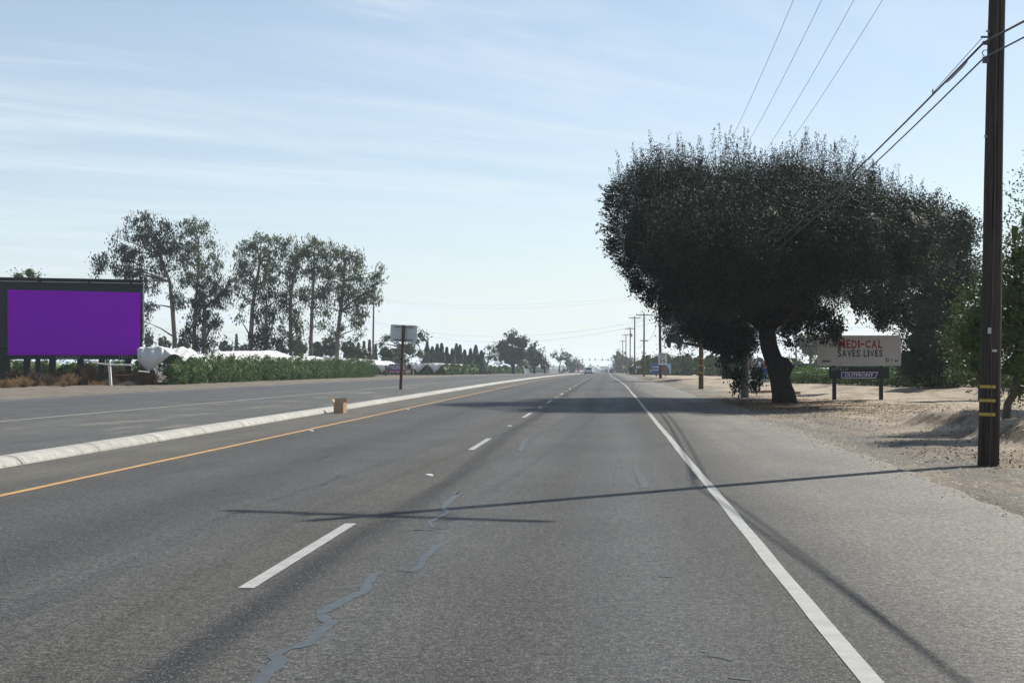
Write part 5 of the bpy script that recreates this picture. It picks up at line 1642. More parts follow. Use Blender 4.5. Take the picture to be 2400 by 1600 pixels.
# orchard tree by the striped pole
YO = 40
leafy('orchard_tree', 'bright green orchard tree with a thin leaning trunk just past the striped pole', 'tree', 'orchard trees', (G(2362, 985).x, G(2362, 985).y),
      [(2330, 690, 70, 80), (2395, 600, 55, 60), (2290, 740, 60, 60), (2385, 690, 70, 80), (2350, 780, 90, 80), (2275, 800, 55, 45), (2290, 855, 45, 35), (2385, 860, 80, 60), (2440, 760, 80, 120), (2440, 620, 60, 80), (2378, 545, 20, 40), (2400, 520, 14, 30), (2450, 880, 60, 50), (2335, 630, 40, 40), (2388, 915, 28, 30), (2500, 700, 80, 130)],
      G(2362, 985).y, leaf_orch, bark_brown, [(2355, 990, 11), (2362, 960, 9), (2375, 925, 9), (2385, 880, 8), (2385, 800, 6)], 0.085, 0.042, 300, 26, 0.15, 0.35, 0.3, cores=0.4, depth=0.75)
leafy('orchard_tree', 'orchard tree at the frame edge whose boughs shade the dirt bank', 'tree', 'orchard trees', (P(2570, 900, 33).x, 33),
      [(2480, 570, 110, 130), (2570, 480, 150, 140), (2570, 660, 150, 120), (2450, 690, 70, 90), (2660, 590, 130, 140), (2470, 450, 80, 90), (2440, 760, 60, 60)],
      33, leaf_orch, bark_brown, [(2570, 985, 13), (2566, 930, 10), (2560, 860, 9), (2560, 700, 7)], 0.085, 0.042, 150, 26, 0.15, 0.45, 0.3, cores=0.5, depth=0.9)
leafy('orchard_tree', 'orchard tree half hidden behind the striped pole, in front of the dark broad tree', 'tree', 'orchard trees', (P(2290, 900, 55).x, 55),
      [(2290, 760, 50, 60), (2260, 800, 45, 50), (2300, 840, 55, 50), (2340, 780, 60, 70), (2265, 850, 40, 35), (2310, 890, 40, 25), (2400, 800, 60, 80)],
      55, leaf_orch, bark_brown, [(2300, 935, 8), (2300, 900, 7), (2300, 840, 5)], 0.10, 0.05, 150, 24, 0.18, 0.45, 0.3, cores=0.5)

# ------------------------------------------------------------------ tall drooping gum trees across the road
YG = 172
GT = [
    ('tall gum tree with the widest crown, standing just past the big dark billboard', 405,
     [(330, 545, 42, 38), (365, 560, 38, 45), (295, 590, 38, 26), (250, 615, 32, 22), (235, 632, 18, 14), (320, 610, 45, 35), (375, 620, 38, 40), (345, 520, 25, 22), (400, 580, 28, 40), (345, 660, 28, 30), (352, 715, 18, 40), (345, 755, 16, 25), (415, 690, 22, 50), (300, 640, 40, 22), (395, 530, 20, 20), (285, 560, 12, 10)],
     [(410, 850, 6.5), (409, 790, 5.5), (404, 720, 5), (398, 660, 4), (375, 600, 3)]),
    ('slender gum tree with two forked stems and a light open top', 462,
     [(430, 545, 26, 26), (470, 540, 28, 26), (450, 580, 30, 30), (425, 600, 30, 30), (490, 575, 18, 20), (470, 625, 32, 30), (440, 650, 30, 35), (510, 610, 16, 30), (500, 650, 22, 25), (455, 520, 18, 12)],
     [(455, 850, 6), (455, 790, 5), (458, 720, 4), (465, 640, 3), (465, 570, 2)]),
    ('dense dark gum tree with low skirts hanging almost to the vine row', 485,
     [(475, 680, 40, 40), (505, 700, 40, 35), (460, 720, 32, 40), (530, 690, 20, 25), (470, 770, 30, 40), (495, 760, 22, 35), (440, 780, 25, 35), (475, 815, 35, 22), (510, 740, 18, 24)],
     [(478, 850, 7), (478, 800, 6), (480, 720, 4)]),
    ('gum tree with a pale forked trunk and layered crown, first after the sky gap', 589,
     [(565, 590, 26, 24), (600, 580, 26, 26), (640, 575, 36, 24), (670, 570, 18, 20), (580, 625, 34, 28), (625, 615, 36, 30), (665, 610, 22, 30), (560, 645, 22, 22), (598, 660, 34, 30), (640, 650, 28, 28), (570, 690, 24, 28), (560, 745, 14, 14), (545, 660, 14, 16), (610, 555, 16, 10)],
     [(586, 850, 6.5), (588, 790, 5.5), (592, 720, 5), (600, 670, 4), (610, 610, 3)]),
    ('squat dark tree with skirts to the ground between two pale trunks', 622,
     [(625, 690, 34, 30), (610, 740, 26, 36), (640, 740, 24, 34), (618, 790, 32, 36), (640, 800, 22, 28), (600, 800, 20, 26), (660, 700, 18, 26), (622, 825, 30, 18)],
     [(622, 850, 6), (622, 790, 5), (625, 720, 3)]),
    ('wispy gum tree with thin hanging foliage and a bare middle', 680,
     [(700, 590, 24, 24), (690, 625, 28, 28), (680, 660, 22, 34), (672, 710, 22, 40), (690, 740, 26, 36), (665, 770, 14, 34), (700, 770, 22, 26), (712, 700, 16, 34), (680, 800, 22, 26), (705, 820, 18, 16)],
     [(682, 850, 5), (681, 790, 4.5), (680, 720, 4), (688, 640, 3)]),
    ('thin straight gum tree with a clean pale stem', 728,
     [(735, 575, 28, 20), (720, 600, 30, 26), (750, 600, 28, 28), (740, 635, 26, 28), (715, 640, 20, 28), (745, 680, 24, 26), (715, 690, 20, 26), (755, 700, 14, 24), (735, 720, 16, 22), (760, 640, 16, 24)],
     [(728, 850, 5), (729, 790, 4.5), (731, 730, 4), (735, 660, 3), (736, 600, 2)]),
    ('heavily draped gum tree at the end of the row, beside the slim utility pole', 793,
     [(785, 600, 26, 26), (815, 600, 26, 26), (835, 605, 18, 20), (800, 640, 38, 34), (835, 640, 22, 34), (790, 690, 26, 36), (820, 690, 30, 34), (775, 650, 20, 36), (835, 720, 26, 36), (850, 690, 26, 30), (870, 680, 20, 28), (885, 650, 16, 26), (890, 635, 14, 16), (765, 720, 12, 36), (755, 765, 16, 18), (838, 770, 16, 26), (845, 740, 22, 26), (780, 770, 8, 40), (800, 780, 10, 36), (885, 700, 14, 24), (776, 575, 10, 14)],
     [(788, 850, 5.5), (791, 790, 5), (798, 730, 4.5), (806, 660, 3.5), (808, 610, 2.5)]),
]
for lab, px, blobs, trunk in GT:
    leafy('gum_tree', lab, 'tree', 'tall drooping gum trees in a row', (P(px, 850, YG).x, YG), blobs, YG + 0.0, leaf_euc if 'dark' not in lab else leaf_back, bark_pale, trunk, 0.36, 0.12, 25, 44, 0.34, 0.12, 0.42, axis=(0, 0, -1), spread=0.55, depth=0.9)

# ------------------------------------------------------------------ green tree over the billboard
leafy('tree', 'green treetop peeping over the big dark billboard', 'tree', None, (P(62, 850, 150).x, 150),
      [(45, 650, 28, 22), (70, 640, 24, 24), (90, 655, 14, 18), (60, 690, 45, 40), (62, 750, 50, 50)], 150, leaf_orch, bark_brown, [(62, 850, 5), (62, 800, 5), (62, 720, 4)], 0.3, 0.14, 9, 20, 0.3, 0.3, 0.3, cores=0.45)

# ------------------------------------------------------------------ tree belt behind the vines
k = 0
belt = [(348, 795, 14, 22, 'rounded bush behind the white sheets near the billboard'), (385, 802, 20, 20, 'leafy bush rising above the first white sheet mound'), (430, 805, 20, 18, 'dark bush under the slender gum tree'),
        (528, 812, 22, 20, 'bush between the two gum tree clusters'), (575, 818, 20, 16, 'low bush left of the pale forked trunk'), (660, 820, 20, 16, 'round bush beside the squat dark tree'),
        (700, 812, 24, 26, 'tall bush under the wispy gum tree'), (745, 815, 26, 20, 'wide bush behind the thin straight gum tree'), (775, 806, 26, 24, 'grey green bush under the draped gum tree'), (818, 815, 26, 22, 'pointed green bush below the draped gum tree'),
        (850, 826, 18, 14, 'yellowish bush beside the slim utility pole'), (905, 826, 22, 18, 'small round tree past the slim utility pole')]
for px, py, rx, ry, lab in belt:
    if 'left of' in lab: lab = 'low bush in front of the pale forked trunk'
    leafy('shrub', lab, 'shrub', 'shrubs behind the vine rows', (P(px, 850, 235).x, 235), [(px - rx * 0.3, py, rx * 0.8, ry), (px + rx * 0.45, py + ry * 0.2, rx * 0.7, ry * 0.85), (px, py - ry * 0.4, rx * 0.5, ry * 0.7), (px, py + ry * 0.8, rx, ry * 0.7)], 235,
          leaf_far, bark_brown, [(px, 862, 3), (px, py + ry, 2)], 0.5, 0.26, 3.2, 18, 0.45, 0.35, 0.3, cores=0.55, limbs=False)


def conifer(px, top, half, Y, label):
    q = P(px, 870, Y); zb = gzf(q.x, Y)
    root = tag(empty('conifer', (q.x, Y, zb)), label, 'conifer', 'conifers along the far field')
    kk = Y / FPX
    H = P(px, top, Y).z - zb
    R_ = half * kk
    cl = Cloud()
    n = 2200
    t_ = RNG.uniform(0.03, 1, n) ** 1.25
    az = RNG.uniform(0, 6.28, n)
    lay = 0.75 + 0.25 * np.sin(t_ * H * 3.2 + np.sin(az * 3 + px))
    rr_ = 1.25 * R_ * (1 - t_) ** 1.15 * lay * np.sqrt(RNG.uniform(0.3, 1, n)) + 0.08
    C = np.stack([rr_ * np.cos(az), rr_ * np.sin(az), t_ * H], 1)
    cl.add(quads(C, 0.62, 0.26, axis=np.stack([np.cos(az), np.sin(az), -0.35 + 0 * az], 1), spread=0.45))
    nr, ns = 9, 12
    V = np.array([(0.95 * R_ * (1 - i / nr) ** 0.95 * (1 + 0.22 * math.sin(j * 2.4 + i * 1.7 + px)) * (0.9 + 0.2 * (i % 2)) * math.cos(j * 2 * math.pi / ns),
                   0.95 * R_ * (1 - i / nr) ** 0.95 * (1 + 0.22 * math.sin(j * 2.4 + i * 1.7 + px)) * math.sin(j * 2 * math.pi / ns), 0.3 + (H * 0.97 - 0.3) * i / nr) for i in range(nr + 1) for j in range(ns)])
    F = np.array([(i * ns + j, i * ns + (j + 1) % ns, (i + 1) * ns + (j + 1) % ns, (i + 1) * ns + j) for i in range(nr) for j in range(ns)])
    cl.add((V, F))
    cl.build('crown', leaf_con, root)
    mb = MB(); mb.tube([(0, 0, -0.3), (0, 0, H * 0.95)], [0.25, 0.05], 6); mb.build('trunk', bark_brown, root)


CON = [(554, 782, 9, 'lone conifer in the sky gap between the gum tree clusters'), (652, 806, 10, 'small conifer beside the squat dark tree'),
       (828, 801, 10, 'conifer under the draped gum tree'), (840, 802, 9, 'conifer touching the slim utility pole on its gum tree side'), (853, 800, 9, 'conifer in front of the slim utility pole foot'), (866, 798, 8, 'conifer close past the slim utility pole'), (880, 803, 8, 'conifer between the slim pole and the spreading oak')]
cn = [(1001, 802), (1013, 808), (1025, 806), (1035, 804), (1047, 815), (1060, 817), (1070, 806), (1078, 808), (1089, 815), (1103, 817), (1115, 804), (1128, 818)]
CON += [(px, py, 20 + 3 * math.sin(px), '%s conifer in the far row counting from the spreading oak' % ORD[i]) for i, (px, py) in enumerate(cn)]
for px, top, half, lab in CON:
    conifer(px, top + 1 + 4 * math.sin(px * 1.9), half * (0.85 + 0.3 * abs(math.sin(px * 0.7))), 330 + 12 * math.sin(px), lab)
leafy('oak_tree', 'spreading oak with wiry upper boughs behind the white sign back', 'tree', 'field trees', (P(940, 850, 290).x, 290),
      [(905, 795, 14, 12), (893, 806, 12, 10), (915, 790, 12, 10), (985, 785, 15, 14), (992, 795, 12, 12), (978, 800, 14, 12), (925, 825, 30, 22), (960, 820, 30, 26), (985, 830, 20, 20), (940, 845, 40, 20), (903, 835, 14, 20), (940, 790, 20, 16), (960, 790, 18, 16)],
      290, leaf_far, bark_dark, [(945, 868, 4), (945, 845, 3.5), (945, 815, 2.5)], 0.55, 0.28, 4.0, 18, 0.45, 0.3, 0.3, cores=0.45)
leafy('oak_tree', 'dense dark domed tree standing tallest beyond the far vine row', 'tree', 'field trees', (P(1200, 860, 390).x, 390),
      [(1198, 795, 18, 20), (1180, 808, 20, 18), (1215, 800, 18, 18), (1228, 806, 14, 16), (1190, 825, 26, 24), (1218, 828, 26, 24), (1172, 815, 12, 14), (1200, 845, 32, 18), (1175, 838, 12, 14)],
      390, leaf_back, bark_dark, [(1203, 872, 4), (1203, 850, 3.5), (1203, 820, 2.5)], 0.7, 0.36, 3.6, 18, 0.5, 0.35, 0.3, cores=0.6)
leafy('oak_tree', 'dark tapering tree next to the domed tree, narrowing to a pointed top', 'tree', 'field trees', (P(1252, 860, 395).x, 395),
      [(1248, 820, 16, 16), (1240, 835, 18, 18), (1262, 835, 16, 20), (1254, 808, 6, 10), (1252, 850, 20, 18), (1270, 846, 12, 14)],
      395, leaf_far, bark_dark, [(1252, 874, 3), (1252, 850, 2.5), (1252, 830, 2)], 0.65, 0.34, 3.6, 18, 0.5, 0.35, 0.25, cores=0.6)
leafy('oak_tree', 'low rounded dark tree ending the far tree group on the kerb side', 'tree', 'field trees', (P(1278, 860, 400).x, 400),
      [(1276, 848, 12, 14), (1284, 856, 8, 9), (1272, 860, 10, 9)], 400, leaf_far, bark_dark, [(1277, 875, 2.5), (1277, 865, 2.2), (1277, 850, 1.5)], 0.6, 0.3, 3.6, 18, 0.45, 0.35, 0.25, cores=0.55)
leafy('oak_tree', 'yellow green young tree in front of the dense domed tree', 'tree', 'field trees', (P(1226, 860, 385).x, 385),
      [(1226, 850, 11, 13), (1220, 858, 9, 9), (1233, 860, 9, 8)], 385, leaf_orch, bark_brown, [(1226, 873, 2), (1226, 860, 1.6)], 0.5, 0.26, 4, 18, 0.4, 0.35, 0.25, cores=0.5, limbs=False)
leafy('oak_tree', 'small open tree just before the dense domed tree', 'tree', 'field trees', (P(1150, 860, 380).x, 380),
      [(1146, 815, 12, 12), (1158, 822, 12, 14), (1148, 838, 14, 14), (1135, 828, 8, 8), (1162, 842, 12, 12)], 380, leaf_far, bark_dark, [(1141, 868, 2), (1143, 850, 1.8), (1148, 830, 1.4)], 0.6, 0.3, 3.2, 18, 0.5, 0.3, 0.3, cores=0.4)
leafy('oak_tree', 'hazy open tree with clustered tufts beside the kerb end', 'tree', 'field trees', (P(1310, 865, 560).x, 560),
      [(1292, 832, 7, 5), (1298, 836, 7, 6), (1304, 829, 6, 6), (1306, 840, 6, 8), (1320, 828, 8, 6), (1328, 832, 8, 6), (1336, 834, 6, 5), (1315, 842, 8, 9), (1326, 842, 7, 8), (1330, 838, 9, 5), (1314, 835, 5, 8)],
      560, leaf_far, bark_dark, [(1310, 876, 1.6), (1311, 860, 1.4), (1315, 845, 1.0)], 0.8, 0.4, 3.0, 16, 0.45, 0.3, 0.3, cores=0.45)

# ------------------------------------------------------------------ right-hand orchard line
OR = [(1486, 868, 14, 15), (1500, 858, 16, 18), (1518, 848, 20, 22), (1540, 850, 20, 22), (1563, 846, 22, 24), (1590, 850, 22, 22), (1612, 846, 22, 24), (1640, 850, 22, 22), (1668, 848, 22, 24), (1690, 852, 20, 22), (1722, 852, 22, 22), (1750, 850, 22, 24), (1780, 852, 22, 20), (1812, 856, 20, 18)]
for i, (px, py, rx, ry) in enumerate(OR):
    Yo = 300 - 9 * i
    leafy('orchard_tree', '%s tree in the dusty green orchard line counting from the yellow diamond sign' % ORD[i], 'tree', 'orchard line beyond the sand', (P(px, 860, Yo).x, Yo),
          [(px - rx * 0.4, py, rx * 0.7, ry * 0.9), (px + rx * 0.4, py + 2, rx * 0.7, ry * 0.85), (px, py - ry * 0.35, rx * 0.6, ry * 0.7), (px, py + ry * 0.6, rx * 1.1, ry * 0.7), (px, 872, rx * 1.15, 14)], Yo, leaf_orch if i % 3 else leaf_far, bark_brown,
          [(px, 884, 2.5), (px, py + ry * 0.5, 2)], 0.42, 0.22, 5.2, 20, 0.4, 0.35, 0.3, cores=0.6, limbs=False)
for i, (px, py, rx, ry, Yo, lab) in enumerate([(1900, 800, 45, 34, 190, 'hazy blue green tree behind the mesh fence and billboard'), (2000, 835, 40, 30, 200, 'tree hidden behind the white billboard panel'), (1860, 850, 30, 18, 160, 'low green bush along the mesh fence'),
                                                (2075, 842, 40, 30, 150, 'dark bush between the billboard and the broad dark tree'), (1930, 850, 30, 18, 165, 'low bush behind the parked white car')]):
    leafy('tree', lab, 'tree', 'trees behind the billboard field', (P(px, 860, Yo).x, Yo),
          [(px - rx * 0.4, py, rx * 0.7, ry * 0.9), (px + rx * 0.45, py + 2, rx * 0.65, ry * 0.85), (px, py - ry * 0.3, rx * 0.6, ry * 0.7), (px, py + ry * 0.6, rx, ry * 0.7)], Yo, leaf_far if ry > 20 else leaf_orch, bark_brown,
          [(px, 878, 4), (px, py + ry * 0.4, 3)], 0.34, 0.18, 8, 20, 0.4, 0.35, 0.3, cores=0.5)
for i, (px, Y, ht, lab) in enumerate([(1460, 620, 12, 'hazy dark tree behind the yellow diamond sign'), (1453, 700, 9, 'small hazy tree beside the mast arm signal pole'), (1338, 620, 8, 'hazy dark bush at the queue of oncoming cars'), (1352, 760, 9, 'hazy tree above the queue of oncoming cars')]):
    rx = ht * 0.42 * FPX / Y; py = 872 - ht * 0.55 * FPX / Y
    leafy('tree', lab, 'tree', 'hazy trees near the junction', (P(px, 865, Y).x, Y), [(px - rx * 0.3, py, rx * 0.8, rx * 0.9), (px + rx * 0.5, py + rx * 0.4, rx * 0.7, rx * 0.7), (px, py + rx, rx, rx * 0.7)], Y, leaf_far, bark_brown,
          [(px, 876, 1.5), (px, py, 1.2)], 0.9, 0.5, 2.2, 16, 0.6, 0.35, 0.3, cores=0.6, limbs=False)

# far wooded horizon, read as one mass
cl = Cloud()
for px in np.arange(-300, 2700, 9.0):
    if 1395 < px < 1412: continue
    Y = 1900 + 300 * math.sin(px * 0.7)
    ht = 5 + 4.5 * vnoise(px * 0.03, 0.5, 3) + 3.5 * vnoise(px * 0.21, 0.5, 4)
    q = P(px, 870, Y); zb = gzf(q.x, Y)
    c = np.array((q.x, Y, zb + ht * 0.42)); r = (9 + 6 * RNG.uniform(), 8, ht * 0.6)
    cl.add(core(c, r, 0.85, 6, px)); cl.add(quads(blob_points(c, r, 60, 6, 0.8, 0.8, 0.3), 3.0, 1.8))
tag(cl.build('treeline', leaf_far), 'hazy wooded line along the horizon', None, None, 'stuff')


# ------------------------------------------------------------------ vines
def vine_row(label, group, X, Y0, Y1, H, step, dens, llen, thick=0.9, jitter=0.1, xfun=None):
    root = tag(empty('vine_row', (X, Y0, gzf(X, Y0))), label, 'vine row', group)
    o0 = np.array(root.location)
    cl = Cloud()
    n = int((Y1 - Y0) / step)
    for i in range(n):
        y = Y0 + (i + 0.5) * step
        x = X + RNG.normal(0, jitter) if xfun is None else xfun(y) + RNG.normal(0, jitter)
        zb = gzf(x, y) - o0[2]
        hh = H * RNG.uniform(0.9, 1.08)
        c = np.array((x - o0[0], y - o0[1], zb + hh * 0.5))
        thin = RNG.uniform() < 0.12
        r = (thick * (RNG.uniform(0.45, 0.65) if thin else RNG.uniform(0.8, 1.2)), step * 0.70, hh * (0.5 if thin else 0.57))
        cl.add(core(c, r, 0.55, 6, i * 1.3))
        pts = blob_points(c, r, int(dens * step * H * (0.5 if thin else 1)), 46, 0.15, 0.62, 0.36)
        pts[:, 2] = pts[:, 2] * 1.0 + 0.12 * np.sin(pts[:, 1] * 2.9) * (pts[:, 2] - zb > hh * 0.6)
        pts[:, 2] = np.maximum(pts[:, 2], zb + 0.06)
        cl.add(quads(pts, llen, llen * 0.75))
    cl.build('foliage', leaf_vine, root)
    mb = MB()
    for i in range(n):
        y = Y0 + (i + 0.5) * step - o0[1]
        x = 0 if xfun is None else xfun(y + o0[1]) - o0[0]
        zb = gzf(x + o0[0], y + o0[1]) - o0[2]
        mb.tube([(x, y, zb - 0.1), (x + RNG.uniform(-0.1, 0.1), y + 0.1, zb + H * 0.6)], 0.05, 5)
    mb.build('vine_stem', bark_brown, root)
    return root


vine_row('tall leafy green vine row running along the far road edge under white sheets', 'vine rows across the road', -33.6, 100.5, 190, 2.05, 1.5, 850, 0.125, 0.9)
vine_row('long low vine row continuing past the white draped row ends', 'vine rows across the road', -32.2, 261, 500, 1.9, 3.0, 60, 0.42, 1.1)
vine_row('short bright vine row stub by the hazy open tree at the kerb end', 'vine rows across the road', -37, 640, 800, 2.6, 8, 14, 1.0, 2.0)
ROWX = [-35.6, -39.1, -42.6, -46.1]
for i, X in enumerate(ROWX):
    r = tag(empty('vine_row', (X, 262, gzf(X, 262))), '%s dark vine row seen end on between white draped sheets, counting from the road' % ORD[i], 'vine row', 'vine rows seen end on')
    cl = Cloud()
    for k in range(9):
        c = np.array((0.0, 1.2 + 2.6 * k, 0.95)); rr_ = (1.65, 1.9, 1.3)
        cl.add(core(c, (1.2, 1.9, 1.2), 0.75, 7, k + i))
        pts = blob_points(c, rr_, 520 if k < 3 else 220, 14, 0.16, 0.7, 0.15); pts[:, 2] = np.maximum(pts[:, 2], 0.05)
        pts[:, 0] *= 1 - 0.62 * np.clip(pts[:, 2] / 2.2, 0, 1)
        cl.add(quads(pts, 0.3, 0.22))
    cl.build('foliage', leaf_vine, r)
    mb = MB()
    for k in range(5): mb.tube([(0.0, 0.8 + 4 * k, -0.1), (0.1, 0.9 + 4 * k, 1.2)], 0.06, 5)
    mb.build('vine_stem', bark_brown, r)
# end-on row behind the billboard
r = tag(empty('vine_row', (-36.5, 106, gzf(-36.5, 106))), 'shaded vine foliage showing under the big dark billboard', 'vine row', 'vine rows seen end on')
cl = Cloud()
for k in range(9):
    c = np.array((-1 - 1.9 * k, 0.5 * math.sin(k), 0.9)); rr_ = (1.3, 1.4, 1.15)
    cl.add(core(c, rr_, 0.75, 7, k)); pts = blob_points(c, rr_, 600, 14, 0.2, 0.7, 0.15); pts[:, 2] = np.maximum(pts[:, 2], 0.05); cl.add(quads(pts, 0.2, 0.15))
cl.build('foliage', leaf_vine, r)

# low vines on the sand side
xa, ya = 12.3, 92.0; xb_, yb_ = 19.0, 56.0
vine_row('low green vine row on the bank behind the MEDI-CAL billboard', None, 12.3, 56.0, 97.0, 0.95, 1.0, 900, 0.10, 0.75, xfun=lambda y: xa + (xb_ - xa) * (ya - y) / (ya - yb_) + 0.6)

# ------------------------------------------------------------------ white plastic sheets over the drying rows
m, t, b, out = mat_new('white_plastic_sheet')
b.inputs['Base Color'].default_value = (0.60, 0.61, 0.62, 1); b.inputs['Roughness'].default_value = 0.45
pw = pos(t)
bn = nd(t, 'ShaderNodeBump', {'Strength': 0.6, 'Distance': 0.12}); t.links.new(noise(t, mapped(t, pw, (1.2, 0.5, 1.2)), 2.0, 5, 0.6, 1.0), bn.inputs['Height']); t.links.new(bn.outputs[0], b.inputs['Normal'])
tr = nd(t, 'ShaderNodeBsdfTranslucent', {'Color': (0.5, 0.52, 0.54, 1)}); mx = nd(t, 'ShaderNodeMixShader', {0: 0.22}); t.links.new(b.outputs[0], mx.inputs[1]); t.links.new(tr.outputs[0], mx.inputs[2]); t.links.new(mx.outputs[0], out.inputs[0])
sheet_m = m


def sheet(label, fn, nu, nv, group='white plastic sheets over the vine rows'):
    V = np.array([fn(i / (nu - 1), j / (nv - 1)) for j in range(nv) for i in range(nu)])
    o = link('plastic_sheet', np_mesh('plastic_sheet', V, grid_faces(nu, nv)), sheet_m, smooth=True)
    md = o.modifiers.new('thickness', 'SOLIDIFY'); md.thickness = 0.02
    return tag(o, label, 'plastic sheet', group)


ridge = [(395, 820), (440, 822), (462, 830), (509, 823.5), (567, 821.5), (600, 822), (626, 820.5), (640, 821), (655, 826), (679, 835), (708, 833), (732, 834), (750, 837), (767, 836), (802, 840.5), (830, 840), (875, 843), (890, 846), (908, 845.5)]
Xr = -36.2
rp = [PX(px, py, Xr) for px, py in ridge]


def ridge_at(y):
    for a, b_ in zip(rp[:-1], rp[1:]):
        if a.y <= y <= b_.y: return a.z + (b_.z - a.z) * (y - a.y) / (b_.y - a.y)
    return rp[-1].z


def long_sheet(u, v):
    y = rp[0].y + 0.5 + (rp[-1].y - rp[0].y - 1) * u
    zr = ridge_at(y)
    zh = gzf(-33.6, y) + 1.75
    w_ = 0.06 * math.sin(y * 2.1 + v * 5) + 0.05 * math.sin(y * 5.3 - v * 3)
    x = -34.3 - 4.2 * v
    s = math.sin(min(1, v / 0.45) * math.pi / 2)
    z = zh + (zr - zh) * s - max(0, v - 0.45) * 1.2
    return (x, y, z + w_ * 0.6)


sheet('long rippled white plastic sheet lying over the tall vine row', long_sheet, 220, 9)


def mound(u, v):
    """near end: a billow over the row that hangs down in a point in front of it"""
    px = 322 + 80 * u
    top = 817 - 4 * math.sin(u * math.pi * 0.8) + 16 * max(0, u - 0.72) / 0.28
    bot = 873 - 44 * abs(u - 0.33) / 0.67 - (0 if u > 0.33 else 22 * (0.33 - u))
    rip = math.sin(u * 27 + 1.5 * math.sin(u * 7))
    if v < 0.55:
        t = v / 0.55
        y = 99.4 - 0.45 * math.sin(math.pi * min(1, t * 1.1)) * math.sin(math.pi * min(1, u * 1.1 + 0.05)) + 0.09 * rip * t
        return tuple(P(px, bot + (top - bot) * t, y))
    t = (v - 0.55) / 0.45
    q = P(px, top, 99.4)
    return (q.x - 0.6 * t, 99.4 + 0.09 * rip * (1 - t) + 6.0 * t, q.z + 0.22 * math.sin(t * 2.0) - 1.3 * t * t + 0.04 * rip)


sheet('billowing white sheet hanging to a point beside the big dark billboard', mound, 44, 30)


def mound_two(u, v):
    px = 380 + 66 * u
    y = 103.0 + 7 * v
    top = 818 - 6 * math.sin(u * math.pi) ** 0.7 + 8 * (1 - math.sin(math.pi * min(1, max(0, u)) )) 
    q = P(px, top, 105)
    s_ = math.sin(min(1, 0.12 + v * 1.4) * math.pi / 2) if v < 0.6 else 1 - (v - 0.6) * 0.6
    zb = gzf(-35, y) + 1.6
    return (q.x * (y / 105) ** 0.3, y, zb + (q.z - zb) * s_ + 0.05 * math.sin(u * 22 + v * 5))


sheet('rounded white sheet mound above the near end of the tall vine row', mound_two, 34, 14)


def vsheet(xa, xb, Y0, zt_, label, ln=30, dip=0.45):
    def fn(u, v):
        x = xa + (xb - xa) * u
        s = 1 - abs(2 * u - 1)
        g_ = gzf(x, Y0)
        if v == 0:
            return (x, Y0 + 0.04, g_ + zt_ - 0.05 * s + 0.08 * math.sin(u * 17))
        y = Y0 + ln * (v - 1 / 25)
        back = min(1, (v - 1 / 25) * 9)
        return (x, y, gzf(x, y) + zt_ - (zt_ - dip) * s ** 1.1 * (1 - 0.8 * back) + 0.06 * math.sin(u * 20 + v * 60))
    sheet(label, fn, 17, 26, 'white sheets slung between end-on vine rows')


for i in range(4):
    xb = -32.4 if i == 0 else ROWX[i - 1]
    vsheet(ROWX[i] + 0.05, xb - 0.05, 261.5, 2.2, '%s white sheet slung in a V between end-on vine rows, counting from the road' % ORD[i])


def strip_sheet(x0, Ya, Yb, h, label, wob=0.12):
    def fn(u, v):
        y = Ya + (Yb - Ya) * u
        return (x0 - 5 * v, y, gzf(-34, y) + h + wob * math.sin(y * 0.35) + 0.5 * wob * math.sin(y * 0.9 + 1) - 0.5 * (v - 0.4) ** 2)
    sheet(label, fn, 80, 6)


strip_sheet(-33.6, 266, 420, 2.15, 'thin white plastic strip over the long low vine row', 0.2)
strip_sheet(-39, 640, 800, 2.9, 'far white plastic strip over the short bright vine stub', 0.2)
for i, (pa, pb) in enumerate(((34, 56), (52, 90), (92, 112), (190, 204), (206, 240))):
    def fn(u, v, pa=pa, pb=pb):
        px = pa + (pb - pa) * u
        top = 845; bot = 848 + 26 * (1 - abs(2 * u - 1)) * (1 if i % 2 == 0 else 0.7)
        return tuple(P(px, top + (bot - top) * v, 108 + 0.2 * math.sin(u * 9)))
    sheet('%s pale sheet scrap showing under the big billboard, counting from the frame edge' % ORD[i], fn, 8, 6, 'pale sheets under the big billboard')


